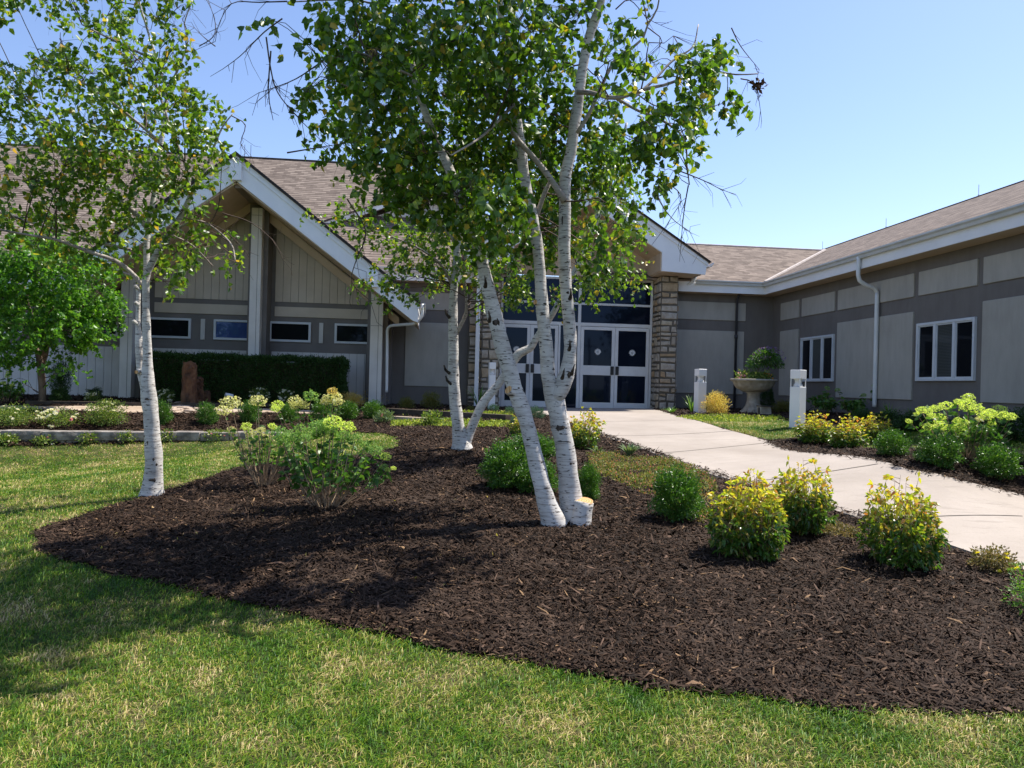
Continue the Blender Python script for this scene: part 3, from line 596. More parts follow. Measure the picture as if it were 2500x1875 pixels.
# --- right wing wall
w = MB(); w.box(XR, XR + .25, 2.5, YB + .2, ZG, ZE + .1); w.build('right_wing_wall', MAT['stucco_dark'], B)
for (a, b) in [(19.93, 18.89), (18.73, 17.12), (16.98, 14.15), (14.0, 12.39), (12.24, 9.6), (9.45, 7.9), (7.75, 4.9)]:
    p = MB(); p.bev(XR - .03, XR, b, a, 3.44, 3.905, 0.008); p.build('stucco_panel', MAT['stucco_light'], B)
for (a, b) in [(19.93, 18.89), (16.98, 14.15), (12.24, 9.6), (7.75, 4.9)]:
    p = MB(); p.bev(XR - .03, XR, b, a, 1.42, 3.15, 0.008); p.build('stucco_panel', MAT['stucco_light'], B)
for (a, b) in [(18.72, 17.12), (14.01, 12.40), (9.42, 7.92)]:
    f = MB(); grp_frame(b, a, 1.79, 2.90, XR, 0.05, 0.05, f, 'x'); t3 = (a - b) / 3
    f.bev(XR - .048, XR, b + t3 - .035, b + t3 + .035, 1.84, 2.85, .004); f.bev(XR - .048, XR, b + 2 * t3 - .035, b + 2 * t3 + .035, 1.84, 2.85, .004)
    wi = f.build('window', MAT['frame'], B); g = MB()
    for k in range(3):
        g = MB(); g.box(XR - .012, XR - .002, b + k * t3 + (.05 if k == 0 else .035), b + (k + 1) * t3 - (.05 if k == 2 else .035), 1.84, 2.85)
        g.build('pane', MAT['glassblind'] if k == 1 else MAT['glasswin'], wi)
    s = MB()
    for k in range(3):
        y0 = b + k * t3 + (.05 if k == 0 else .035); y1 = b + (k + 1) * t3 - (.05 if k == 2 else .035)
        s.box(XR - .03, XR - .0125, y0, y0 + .02, 1.84, 2.85); s.box(XR - .03, XR - .0125, y1 - .02, y1, 1.84, 2.85); s.box(XR - .03, XR - .0125, y0 + .02, y1 - .02, 1.84, 1.865); s.box(XR - .03, XR - .0125, y0 + .02, y1 - .02, 2.825, 2.85)
    s.build('sash', MAT['frame'], wi)
# --- back wall (both sides of the entrance)
w = MB(); w.box(5.98, XR, YB, YB + .25, ZG, ZE + .1); w.build('back_wall', MAT['stucco_dark'], B); w = MB(); w.box(-1.2, 1.0, YB, YB + .25, ZG, ZE + .1); w.build('back_wall', MAT['stucco_dark'], B)
for (x0, x1, z0, z1) in [(6.35, 8.55, 3.44, 3.93), (6.35, 8.52, 1.42, 3.15), (-0.75, 0.55, 3.44, 3.9), (-0.72, 0.55, 1.42, 3.10)]:
    p = MB(); p.bev(x0, x1, YB - .03, YB, z0, z1, 0.008); p.build('stucco_panel', MAT['stucco_light'], B)
# dark conduit pipe
cx0 = Y_(1797, 800, YB - .06)[0]; p = MB(); p.tube([(cx0, YB - .08, 0.9), (cx0, YB - .08, 4.02), (cx0 + .0, YE + .2, 4.13)], 0.035, 8); p.tube([(cx0, YB - .08, 2.95), (cx0, YB - .08, 3.05)], 0.05, 8); p.build('drain_pipe', MAT['dgrey'], B, smooth=True)
# --- eaves: fascia, soffit, gutter
fa = MB(); fa.box(XE - .03, XE, 2.0, YE, ZE - .005, ZE + .28); fa.box(6.1, XE - .03, YE - .03, YE, ZE - .005, ZE + .28); fa.box(-1.75, 1.4, YE - .03, YE, ZE - .005, ZE + .28); fa.build('fascia', MAT['white'], B)
so = MB(); so.box(XE, XR + .1, 2.0, YB, ZE, ZE + .03); so.box(6.1, XE, YE, YB, ZE, ZE + .03); so.box(-1.75, 1.4, YE, YB, ZE, ZE + .03); so.build('soffit', MAT['tan'], B)
def gutter_profile(x, z, sgn=-1):   # K-style profile, offset outwards
    return [(x, z), (x + sgn * .07, z), (x + sgn * .085, z + .05), (x + sgn * .12, z + .08), (x + sgn * .12, z + .11), (x + sgn * .105, z + .11), (x + sgn * .10, z + .085), (x + sgn * .07, z + .06), (x + sgn * .06, z + .012), (x, z + .012)]
g = MB(); pr = gutter_profile(XE - .03, ZE + .20); g.prism_y([(a, b) for a, b in pr], 2.0, YE - .03, 0)
pr = gutter_profile(YE - .03, ZE + .20); g.prism_x(pr, 6.95, XE - .03, 0); g.prism_x(pr, -1.9, 0.9, 0); g.build('gutter', MAT['gutter'], B)
# --- roofs
SR = .45
r = MB(); YR, ZR = 23.7, ZE + .33 + .45 * 3.65; XM = 13.5; ZM = ZE + .33 + .45 * (XM - XE)
zt0 = ZE + .33
r.slab([(XE - .05, 2.0, zt0 - .02), (XE - .05, YE - .05, zt0 - .02), (XM, YE + 4.57 - .05 + .05, ZM), (XM, 2.0, ZM)], .05, uvs=(0, 0))
# the wing's roof beyond the valley
r.slab([(XM, 24.5, ZM), (12.6, YE + 3.67, zt0 + .45 * 3.67), (12.6, 29, zt0 + .45 * 3.67), (XM, 29, ZM)], .05)
r.build('wing_roof', MAT['roof'], B)
r = MB(); r.slab([(4.5, YE - .05, zt0 - .02), (XE - .05, YE - .05, zt0 - .02), (XE + 3.6, YR, ZR), (4.5, YR, ZR)], .05)
r.build('back_roof', MAT['roof'], B)
r = MB(); r.slab([(XM, 2.0, ZM), (XM, 29, ZM), (18.2, 29, zt0), (18.2, 2, zt0)], .05); r.slab([(4.5, YR, ZR), (12.6, YR, ZR), (12.6, 27.4, zt0), (4.5, 27.4, zt0)], .05); r.build('rear_roof', MAT['roof'], B)
vm = MB(); vm.tube([(XE - .03, YE - .03, zt0 + .0), (XE + 3.6, YR, ZR + .02)], 0.045, 6); vm.tube([(4.5, YR, ZR + .01), (XE + 3.6, YR, ZR + .01)], .035, 6); vm.build('valley_flashing', MAT['ridge'], B)
rc = MB(); rc.tube([(XM, 2, ZM + .0), (XM, 29, ZM + .0)], .03, 6); rc.build('ridge_cap', MAT['roofedge'], B)
for (px, py, tp) in [(2008, 612, 593), (2163, 557, 536), (2389, 480, 453)]:
    q = on(px, py, 0, XM); q2 = on(px, tp, 0, XM); m = MB(); m.tube([(XM, q[1], ZM), (XM, q[1], ZM + max(.3, q2[2] - q[2]))], .008, 5); m.tube([(XM, q[1], ZM), (XM, q[1], ZM + .05)], .02, 6); m.build('lightning_rod', MAT['gutter'], B)
# main roof (9:12) with hipped right end
SM = .75; YRM = 25.6; ZRM = 4.47 + SM * (YRM - YE)
r = MB(); r.slab([(-26, YE - .05, 4.45), (2.0, YE - .05, 4.45), (-1.2, YRM, ZRM), (-26, YRM, ZRM)], .05)
r.slab([(-26, 19.1, 4.45 - SM * .9), (-8.3, 19.1, 4.45 - SM * .9), (-8.3, YE - .05, 4.45), (-26, YE - .05, 4.45)], .05, uvs=(0, -1.1)); r.build('main_roof', MAT['roof'], B)
r = MB(); r.slab([(2.0, YE - .05, 4.45), (2.0, 31.2, 4.45), (-1.2, YRM, ZRM)], .05); r.slab([(-26, YRM, ZRM), (-1.2, YRM, ZRM), (2.0, 31.2, 4.45), (-26, 31.2, 4.45)], .05); r.build('main_roof_rear', MAT['roof'], B)
rc = MB(); rc.tube([(-26, YRM, ZRM + .01), (-1.2, YRM, ZRM + .01)], .035, 6); rc.build('ridge_cap', MAT['roofedge'], B)
for px in (597, 612, 843):
    q = on(px, 385, 1, YRM); m = MB(); m.tube([(q[0], YRM, ZRM), (q[0], YRM, ZRM + .42)], .008, 5); m.tube([(q[0], YRM, ZRM), (q[0], YRM, ZRM + .05)], .02, 6); m.build('lightning_rod', MAT['dgrey'], B)
ff = MB(); ff.box(-26, -8.3, 19.07, 19.1, 3.45, 3.78); ff.build('fascia', MAT['white'], B)
# low cross gable on the main roof
r0 = ray(783, 543); # point of the main roof plane z = 4.45 + .75 (y-20)
o_ = np.array([0, 0, H]); tt = (4.45 - 20.0 * SM - H) / (r0[2] - SM * r0[1]); q0 = o_ + tt * r0
q1 = on(868, 516, 1, q0[1]); s_ = (q1[2] - q0[2]) / (q1[0] - q0[0]); xc = q0[0] + 2.9; zc = q0[2] + s_ * 2.9; yg = q0[1]
dm = MB()
for sg in (-1, 1):
    e = xc + sg * 2.9
    dm.prism_y([(e, q0[2]), (xc, zc), (xc, zc - .16), (e, q0[2] - .16)] if sg < 0 else [(xc, zc), (e, q0[2]), (e, q0[2] - .16), (xc, zc - .16)], yg, yg + .08)
dm.build('upper_gable_fascia', MAT['white'], B)
dm = MB()
for sg in (-1, 1):
    e = xc + sg * 3.0; ez = q0[2] - .03
    dm.slab([(e, yg - .03, ez + .02), (xc, yg - .03, zc + .03), (xc, yg + 3.0, zc + .03), (e, yg + 3.0, ez + .02)], .05)
dm.build('upper_gable_roof', MAT['roof'], B)
dm = MB(); dm.prism_y([(q0[0] + .3, q0[2] - .6), (xc * 2 - q0[0] - .3, q0[2] - .6), (xc * 2 - q0[0] - .3, q0[2] - .12), (xc, zc - .17), (q0[0] + .3, q0[2] - .12)], yg + .5, yg + .6); dm.build('upper_gable_wall', MAT['white'], B)

# --- entrance gable
YF, XC = 19.1, 3.85; SGE = .63; XEV = 6.94; ZEV = 4.82; ZAP = ZEV + SGE * (XEV - XC)
for sg in (1, -1):
    fx = lambda x: XC + sg * (x - XC)
    poly = [(XC, ZAP), (XEV, ZEV), (6.90, 4.47), (5.75, 4.52), (5.75, 4.99), (XC, 4.99 + (5.75 - XC) * .60)]
    m = MB(); m.prism_y([(fx(a), b) for a, b in poly], YF, YF + .06); m.build('gable_fascia', MAT['white'], B)
    m = MB(); m.prism_y([(fx(a), b) for a, b in [(XC, ZAP + .02), (XEV + .02, ZEV + .02), (XEV + .02, ZEV - .13), (XC, ZAP - .13)]], YF - .03, YF - .002); m.build('rake_trim', MAT['white'], B)
    m = MB(); e = fx(XEV + .08); q = [(e, YF - .06, ZEV - .02), (XC, YF - .06, ZAP + .05), (XC, 24.5, ZAP + .05), (e, 24.5, ZEV - .02)]; m.slab(q, .05); m.build('gable_roof', MAT['roof'], B)
    m = MB(); m.prism_y([(e, ZEV - .02), (XC, ZAP + .05), (XC, ZAP + .015), (e, ZEV - .055)], YF - .085, YF - .06); m.build('drip_edge', MAT['roofedge'], B)
    m = MB(); m.box(min(fx(5.75), fx(6.88)), max(fx(5.75), fx(6.88)), YF + .06, YB - .02, 4.50, 4.53)
    m.box(min(fx(5.75), fx(5.72)), max(fx(5.75), fx(5.72)), YF + .06, 20.45, 4.531, 5.02)
    m.slab([(fx(5.75), YF + .06, 5.0), (XC, YF + .06, 5.0 + (5.75 - XC) * .6), (XC, 20.45, 5.0 + (5.75 - XC) * .6), (fx(5.75), 20.45, 5.0)], .02); m.build('porch_soffit', MAT['tan'], B)
    m = MB(); m.box(min(fx(6.88), fx(6.85)), max(fx(6.88), fx(6.85)), YF + .06, 20.4, 4.5, ZEV + .0); m.build('gable_fascia', MAT['white'], B)
m = MB(); m.prism_y([(XC - 1.9, 4.49), (XC + 1.9, 4.49), (XC + 1.9, 5.0), (XC, 5.0 + 1.9 * .6), (XC - 1.9, 5.0)], 20.42, 20.5); m.build('porch_wall', MAT['tan'], B)
g = MB(); pr = gutter_profile(XEV + .06, ZEV - .14, 1); g.prism_y(pr, YF, 21.0); g.build('gutter', MAT['gutterwhite'], B)
p = MB(); p.tube(smoothpath([(6.95, 19.95, 4.75), (6.93, 19.98, 4.48), (6.75, 20.05, 4.33), (6.45, 20.15, 4.22), (6.40, 20.3, 4.05), (6.40, 20.36, 1.0)], .08), .04, 8); p.build('downspout', MAT['gutterwhite'], B, smooth=True)
# stone pillars
def stones(mb, x0, x1, y0, y1, z0, z1, faces, seed):
    rs = random.Random(seed); z = z0
    while z < z1 - .02:
        h = rs.choice([.10, .15, .18, .22, .26]); h = min(h, z1 - z); 
        if z1 - z - h < .07: h = z1 - z
        for fc in faces:
            a0, a1 = (x0, x1) if fc == 'f' else (y0, y1); a = a0
            while a < a1 - .01:
                wd = rs.uniform(.16, .42); wd = min(wd, a1 - a)
                if a1 - a - wd < .1: wd = a1 - a
                sub = [(z, z + h)]
                if h > .2 and rs.random() < .35: k = z + h * rs.uniform(.4, .6); sub = [(z, k), (k, z + h)]
                for (u0, u1) in sub:
                    g_ = .009; d = rs.uniform(.012, .05); jit = lambda: rs.uniform(-.032, .032) if h > .12 else rs.uniform(-.012, .012)
                    c = [(a + g_ + abs(jit()), u0 + g_ + abs(jit())), (a + wd - g_ - abs(jit()), u0 + g_ + abs(jit())), (a + wd - g_ - abs(jit()), u1 - g_ - abs(jit())), (a + g_ + abs(jit()), u1 - g_ - abs(jit()))]
                    cm = ((c[0][0] + c[2][0]) / 2, (c[0][1] + c[2][1]) / 2); inn = [(cm[0] + (q[0] - cm[0]) * .78, cm[1] + (q[1] - cm[1]) * .74) for q in c]
                    V = []
                    for lst, off in ((c, -.02), (c, d * .55), (inn, d)):
                        for (s_, zz) in lst:
                            jo_ = off + (rs.uniform(-.006, .006) if off > 0 else 0)
                            V.append((s_, y0 - jo_, zz) if fc == 'f' else ((x0 - jo_, s_, zz) if fc == 'l' else (x1 + jo_, s_, zz)))
                    Fc = [(8, 9, 10, 11)] + [(r_ * 4 + k, r_ * 4 + (k + 1) % 4, r_ * 4 + 4 + (k + 1) % 4, r_ * 4 + 4 + k) for r_ in range(2) for k in range(4)]
                    if fc == 'l': Fc = [f[::-1] for f in Fc]
                    mb.add(V, Fc)
                a += wd
        z += h
for (x0, x1, y0, fcs, sd_) in [(5.93, 6.42, 19.74, 'lfr', 3), (1.22, 1.74, 19.74, 'lfr', 5), (0.9, 1.18, 20.1, 'f', 9)]:
    c = MB(); c.box(x0 + .02, x1 - .02, y0 + .02, YB + .1, .75, 4.5); po = c.build('stone_pillar', MAT['mortar'], B)
    s = MB(); stones(s, x0 + .02, x1 - .02, y0 + .02, 20.45, .78, 4.5, fcs, sd_); s.build('stone_veneer', MAT['stone'], po)
xd = Y_(1165, 850, 19.7)[0]; p = MB(); p.box(xd - .05, xd + .05, 19.62, 19.70, .95, 4.0); p.box(xd - .05, xd + .05, 19.55, 19.66, 4.0, 4.5); p.build('downspout', MAT['gutterwhite'], B)
# storefront
YD = 20.5; fr = MB(); x0, x1 = 1.78, 5.93; XMl = Y_(1415, 850, YD)[0] - .02
def mull(a, b, z0, z1, y0=YD - .05): fr.bev(a, b, y0, YD + .05, z0, z1, .004)
mull(x0, x0 + .06, .92, 4.46); mull(x1 - .06, x1, .92, 4.46); mull(XMl - .05, XMl + .03, .92, 4.42)
mull(x0 + .06, x1 - .06, 4.40, 4.46, YD - .048)
zt1 = 3.76; zt2 = 3.16
for (a, b) in [(x0 + .06, XMl - .05), (XMl + .03, x1 - .06)]:
    mull(a, b, zt1 - .03, zt1 + .03, YD - .046); mull(a, b, zt2 - .0, zt2 + .09, YD - .046); mull(a, b, .90, .935, YD - .046)
sf = fr.build('storefront_frame', MAT['alu'], B)
side_l = XMl - .52
fr = MB(); mull(side_l - .05, side_l, .935, zt2, YD - .047); fr.build('sidelight_frame', MAT['alu'], sf)
g = MB()
for (a, b) in [(x0 + .06, XMl - .05), (XMl + .03, x1 - .06)]:
    g.box(a, b, YD - .01, YD + .005, zt2 + .09, zt1 - .03); g.box(a, b, YD - .01, YD + .005, zt1 + .03, 4.40)
g.box(side_l, XMl - .05, YD - .01, YD + .005, .935, zt2); g.build('transom_glass', MAT['glass'], sf)
bk = MB(); bk.box(x0, x1, YD + .3, YD + .35, .9, 4.46); bk.build('lobby_dark_panel', MAT['black'], B)  # black panel standing in for the unlit interior behind the glass
def ringmesh(mb, cx_, cz, r0_, r1_, y, n_=28, a0=0, a1=2 * math.pi):
    V = []; 
    for k in range(n_ + 1):
        a = a0 + (a1 - a0) * k / n_
        for r_ in (r0_, r1_):
            for yy in (y, y + .003): V.append((cx_ + r_ * math.cos(a), yy, cz + r_ * math.sin(a)))
    Fc = []
    for k in range(n_):
        b = k * 4; Fc += [(b, b + 4, b + 6, b + 2), (b + 1, b + 3, b + 7, b + 5), (b, b + 1, b + 5, b + 4), (b + 2, b + 6, b + 7, b + 3)]
    mb.add(V, Fc)
def door(xa, xb, hinge, emblem):
    z0, z1 = .945, zt2 - .01; f = MB(); yv = YD - .035
    def bb(a, b, c, d, t=.0): f.bev(a, b, yv - t, YD + .0, c, d, .004)
    st = .085; bb(xa, xa + st, z0, z1); bb(xb - st, xb, z0, z1); bb(xa + st, xb - st, z0, z0 + .16, -.001); bb(xa + st, xb - st, z1 - .09, z1, -.001); bb(xa + st, xb - st, 1.84, 2.10, .004)
    d = f.build('door', MAT['alu'], B)
    g = MB(); g.box(xa + st, xb - st, YD - .016, YD - .004, z0 + .16, 1.84); g.box(xa + st, xb - st, YD - .016, YD - .004, 2.10, z1 - .09); g.build('pane', MAT['glass'], d)
    h = MB(); hx = xb - .11 if hinge == 'l' else xa + .02; h.bev(hx, hx + .09, yv - .03, yv - .005, 1.86, 2.09, .006)
    if hinge == 'r': h.lathe([(0.0, .004), (.012, .004), (.012, 0)], (hx + .03, yv - .036, 1.89), 8)
    h.build('door_handle', MAT['black'], d)
    e = MB(); cxm, cz = (xa + xb) / 2 + .01, 2.47; y = YD - .0195
    ringmesh(e, cxm, cz, .050, .068, y); ringmesh(e, cxm, cz, .032, .043, y); ringmesh(e, cxm, cz, .017, .023, y); e.box(cxm - .003, cxm + .003, y, y + .003, cz - .012, cz + .012); e.box(cxm - .010, cxm - .0032, y, y + .003, cz - .003, cz + .003); e.box(cxm + .0032, cxm + .010, y, y + .003, cz - .003, cz + .003)
    rs = random.Random(4); a = R(200)
    while a > R(-20): ww = rs.uniform(.09, .2); ringmesh(e, cxm, cz, .076, .088, y, 3, a - ww * .62, a); a -= ww
    ringmesh(e, cxm, cz, .080, .083, y, 10, R(222), R(318)); e.build('emblem', MAT['white'], d)
px_l0 = x0 + .07; w1_ = (side_l - .06 - px_l0) / 2
door(px_l0, px_l0 + w1_ - .004, 'l', 1); door(px_l0 + w1_ + .004, px_l0 + 2 * w1_, 'r', 1)
pr0 = XMl + .04; w2_ = (x1 - .07 - pr0) / 2
door(pr0, pr0 + w2_ - .004, 'l', 1); door(pr0 + w2_ + .004, pr0 + 2 * w2_, 'r', 1)
# the digit on the transom glass
q = Y_(1229.5, 782.5, YD - .02); tc = bpy.data.curves.new('t', 'FONT'); tc.body = '2'; tc.size = .125; tc.align_x = 'CENTER'; tc.align_y = 'CENTER'; tc.extrude = .002
to = bpy.data.objects.new('t', tc); COL.objects.link(to); dg = bpy.context.evaluated_depsgraph_get(); me = bpy.data.meshes.new_from_object(to.evaluated_get(dg)); bpy.data.objects.remove(to)
V = np.zeros(len(me.vertices) * 3); me.vertices.foreach_get('co', V); V = V.reshape(-1, 3); V = np.column_stack([V[:, 0] + q[0], YD - .0155 - V[:, 2], V[:, 1] + q[2]])
mk('unit_number', V, [tuple(p.vertices) for p in me.polygons], MAT['white'], sf)

# --- left gable wing
YGF, XP, ZP, XGR = 17.5, -4.41, 6.42, -.35; SG = (ZP - 3.33) / (XGR - XP); YC = 18.9
xg0 = -26
w = MB(); zr = lambda x: ZP - .12 - SG * abs(x - XP)
w.prism_y([(xg0, ZG), (-1.2, ZG), (-1.2, min(zr(-1.2), 4.0)), (XP, zr(XP)), (-8.0, zr(-8.0)), (-8.3, 3.7), (xg0, 3.7)], YW, YW + .2); w.build('gable_wall', MAT['side_dark'], B)
w = MB(); w.box(-1.25, -1.05, YW + .2, YB + .2, ZG, 4.1); w.build('return_wall', MAT['side_dark'], B)
def siding(name, x0, x1, z0, ztop, mat):
    """vertical board siding: boards with open grooves; ztop may be a function"""
    m = MB(); x = x0
    while x < x1 - .01:
        xb = min(x + .19, x1); za = ztop(x) if callable(ztop) else ztop; zb = ztop(xb - .008) if callable(ztop) else ztop
        if min(za, zb) > z0 + .02: m.prism_y([(x, z0), (xb - .009, z0), (xb - .009, zb), (x, za)], YW - .022, YW)
        x = xb
    return m.build(name, mat, B)
bays = [(-6.78, -4.46), (-3.92, -1.66)]
for (a, b) in bays:
    siding('upper_siding', a, b, 3.43, lambda x: zr(x) - .02, MAT['side_upper']); siding('lower_siding', a - .05, b, .85, 2.19, MAT['side_lower'])
    m = MB(); m.bev(a, b + (.02 if b > -3 else 0), YW - .028, YW, 3.065, 3.31, .004); m.build('trim_board', MAT['side_upper'], B)
siding('lower_siding', -14, -7.42, .85, 2.19, MAT['side_lower'])
def window(x0, x1, mat):
    f = MB(); grp_frame(x0, x1, 2.44, 2.94, YW, .055, .045, f); o = f.build('window', MAT['frame'], B); g = MB(); g.box(x0 + .055, x1 - .055, YW - .014, YW - .002, 2.495, 2.885); g.build('pane', mat, o)
for (a, b, mt) in [(-6.93, -5.91, 'glasswin'), (-5.37, -4.36, 'glassblue'), (-4.04, -3.03, 'glasswin'), (-2.45, -1.44, 'glasswin'), (-8.65, -7.60, 'glasswin'), (-10.2, -9.15, 'glasswin')]: window(a, b, MAT[mt])
for (a, b) in [(-5.68, -5.58), (-2.83, -2.73)]: m = MB(); m.bev(a, b, YW - .03, YW, 2.43, 2.94, .004); m.build('trim_board', MAT['side_lower'], B)
for k, (xc_, wd) in enumerate([(-4.25, .25), (-1.37, .29), (-7.16, .27)]):
    ztp = zr(xc_) - .22 if k else 5.58
    cpart = MB(); cpart.bev(xc_ - wd / 2, xc_ + wd / 2, YC - .02, YC + .2, .7, ztp, .008); co = cpart.build('column', MAT['column'], B)
    m = MB(); m.box(xc_ - wd / 2 - .09, xc_ + wd / 2 + .11, YC + .2, YW, .7, ztp + .12); m.build('column_backing', MAT['side_dark'], co)
    m = MB(); m.box(xc_ + wd * .14, xc_ + wd * .14 + .008, YC - .0225, YC - .0205, .72, ztp - .01); m.box(xc_ - wd / 2 + .01, xc_ + wd / 2 - .01, YC - .0235, YC - .0215, 2.86 if k else 5.4, 2.868 if k else 5.408); m.build('column_seam', MAT['joint'], co)
    if k:   # beam end under the rake
        m = MB(); zb = zr(xc_) - .25; m.bev(xc_ - .11, xc_ + .11, YGF - .12, YC + .1, zb - .12, zb + .22, .006); m.build('beam', MAT['white'], B)
m = MB(); m.bev(XP + .0 - .12, XP + .13, YGF - .10, YC + .2, 5.85, 6.27, .006); m.build('ridge_beam', MAT['white'], B)
m = MB(); m.box(XP - .05, XP + .13, YGF + .1, YC + .2, 5.72, 5.849); m.build('beam', MAT['brown'], B)
for sg in (1, -1):
    fx = lambda x: XP + sg * (x - XP); E_ = XGR
    zo = lambda x: ZP - SG * (x - XP)
    m = MB(); m.prism_y([(fx(XP), ZP - .14), (fx(E_), zo(E_) - .14), (fx(E_), zo(E_) - .46), (fx(E_ - .12), zo(E_) - .42), (fx(XP), ZP - .56)], YGF, YGF + .05); m.build('rake_board', MAT['white'], B)
    m = MB(); m.prism_y([(fx(XP), ZP), (fx(E_ + .02), zo(E_ + .02)), (fx(E_ + .02), zo(E_ + .02) - .15), (fx(XP), ZP - .15)], YGF - .03, YGF + .002); m.build('rake_trim', MAT['white'], B)
    e = fx(E_ + .05); ez = zo(E_ + .05) + .03
    m = MB(); m.slab([(e, YGF - .07, ez), (XP, YGF - .07, ZP + .05), (XP, 23.2, ZP + .05), (e, 20.3, ez)], .05); m.build('gable_roof', MAT['roof'], B)
    m = MB(); m.prism_y([(e, ez + .012), (XP, ZP + .062), (XP, ZP + .0), (e, ez - .05)], YGF - .10, YGF - .07); m.build('drip_edge', MAT['roofedge'], B)
    m = MB(); m.slab([(fx(E_), YGF + .05, zo(E_) - .47), (XP, YGF + .05, ZP - .57), (XP, YC + .3, ZP - .57), (fx(E_), YC + .3, zo(E_) - .47)], .03); m.build('rake_soffit', MAT['tan'], B)
    m = MB(); m.prism_y([(XP, ZP - .60), (fx(E_ - .5), zo(E_ - .5) - .60), (fx(E_ - .5), zo(E_ - .5) - .82), (XP, ZP - .82)], YC + .3, YC + .4); m.build('wall_beam', MAT['tan'], B)
    m = MB(); m.slab([(fx(E_), YC + .3, zo(E_) - .2), (XP, YC + .3, ZP - .3), (XP, YW + .1, ZP - .3), (fx(E_), YW + .1, zo(E_) - .2)], .02); m.build('rake_soffit', MAT['brown'], B)
    m = MB(); m.box(min(fx(E_ - .04), fx(E_)), max(fx(E_ - .04), fx(E_)), YGF + .05, 20.0, zo(E_) - .46, zo(E_) - .02); m.build('fascia', MAT['white'], B)
g = MB(); pr = gutter_profile(XGR + .03, 3.33 - .13, 1); g.prism_y(pr, YGF - .05, 20.0); g.build('gutter', MAT['gutterwhite'], B)
pts = [Y_(1031, 742, 17.6), Y_(1029, 772, 17.6), Y_(1014, 789, 17.75), Y_(980, 793, 18.2), Y_(953, 796, 18.75), Y_(946, 806, 18.85), Y_(945.5, 830, 18.88), Y_(944, 958, 18.9)]
p = MB(); p.tube(smoothpath(np.array(pts), .07), .035, 8, sq=False); p.build('downspout', MAT['gutterwhite'], B, smooth=True)
yd_ = on(2135, 978, 0, XR - .08)[1]
p = MB(); p.tube(smoothpath(np.array([(XE - .09, yd_, ZE + .24), (XE - .09, yd_, 4.0), (XE - .06, yd_, 3.9), (XE + .1, yd_, 3.80), (XE + .28, yd_, 3.74), (XR - .08, yd_, 3.62), (XR - .08, yd_, 3.5), (XR - .08, yd_, 1.25)]), .06), .045, 8); p.build('downspout', MAT['gutterwhite'], B, smooth=True)

# ================================================================== SITE OBJECTS
def bollard(px, py, wpx, top_py, label, rz=0.12, y=None):
    b = G(px, py); d = (b - [0, 0, H]) @ CM[:, 1]; h = on(px, top_py, 1, b[1])[2] - b[2]; s = wpx / F * d
    t = empty('bollard_light', b, label, 'bollard light', 'white square bollard lights along the walkway', rz=rz); s /= (math.cos(rz) + abs(math.sin(rz)))
    hh = s / 2; m = MB(); m.bev(-hh, hh, -hh, hh, .02, h - .30, .006); m.build('post', MAT['white'], t, local=True)
    m = MB(); m.bev(-hh, hh, -hh, hh, h - .16, h, .006); m.build('cap', MAT['white'], t, local=True)
    m = MB(); m.box(-hh * 1.35, hh * 1.35, -hh * 1.35, hh * 1.35, -.03, .0195); m.build('base_plate', MAT['curb'], t, local=True)
    m = MB(); m.lathe([(.001, h - .30), (hh * .85, h - .298), (hh * .8, h - .27), (hh * .62, h - .24), (hh * .62, h - .19), (hh * .85, h - .161)], (0, 0, 0), 16); m.build('reflector', MAT['gutterwhite'], t, local=True, smooth=True)
    for a in (-1, 1):
        for c in (-1, 1): m = MB(); m.box(a * hh * .9 - .006, a * hh * .9 + .006, c * hh * .9 - .006, c * hh * .9 + .006, h - .30, h - .16); m.build('corner_post', MAT['white'], t, local=True)
    return t
bollard(1946, 1047, 37, 903, 'nearest white bollard light, standing behind yellow bushes on the side lawn', rz=.55)
bollard(1708, 1012, 25, 901, 'white bollard light beside the golden fine-leaved shrub near the stone urn', rz=.2)
bollard(1199, 1003, 17, 885, 'white bollard light standing behind the leaning birch by the entrance doors', rz=.1)
# urn
b = G(1838, 1010); d_ = (b - [0, 0, H]) @ CM[:, 1]; k = d_ / F
t = empty('urn_planter', b, 'weathered cast stone urn planter on a flared pedestal, filled with flowers', 'planter')
m = MB(); m.lathe([(0, 0), (34 * k, 0), (34 * k, .03), (25 * k, .10), (18 * k, .19), (15 * k, .30), (15 * k, 50 * k), (18 * k, 51 * k), (18 * k, 53 * k)], b, 32); m.build('pedestal', MAT['urn'], t, smooth=True)
m = MB(); m.lathe([(16 * k, 52 * k), (26 * k, 54 * k), (40 * k, 61 * k), (47 * k, 70 * k), (50 * k, 78 * k), (56 * k, 80 * k), (56 * k, 83 * k), (54 * k, 84.5 * k), (48 * k, 84 * k), (46 * k, 79 * k), (0, 78 * k)], b, 40); m.build('bowl', MAT['urn'], t, smooth=True)
URN_TOP = b + np.array([0, 0, 79 * k]); UK = k
# floodlight beside the urn
b = G(1866, 1018); t = empty('floodlight', b, 'small grey box floodlight on the mulch beside the stone urn', 'floodlight', rz=.15)
m = MB(); m.prism_x([(-.07, .06), (.07, .06), (.09, .22), (-.05, .22)], -.12, .12); m.build('housing', MAT['urn'], t, local=True); m = MB(); m.box(-.135, .135, -.09, .10, .221, .24); m.build('visor', MAT['dgrey'], t, local=True); m = MB(); m.box(-.14, -.125, -.02, .02, 0, .2); m.build('bracket', MAT['dgrey'], t, local=True); m = MB(); m.box(.125, .14, -.02, .02, 0, .2); m.build('bracket', MAT['dgrey'], t, local=True)
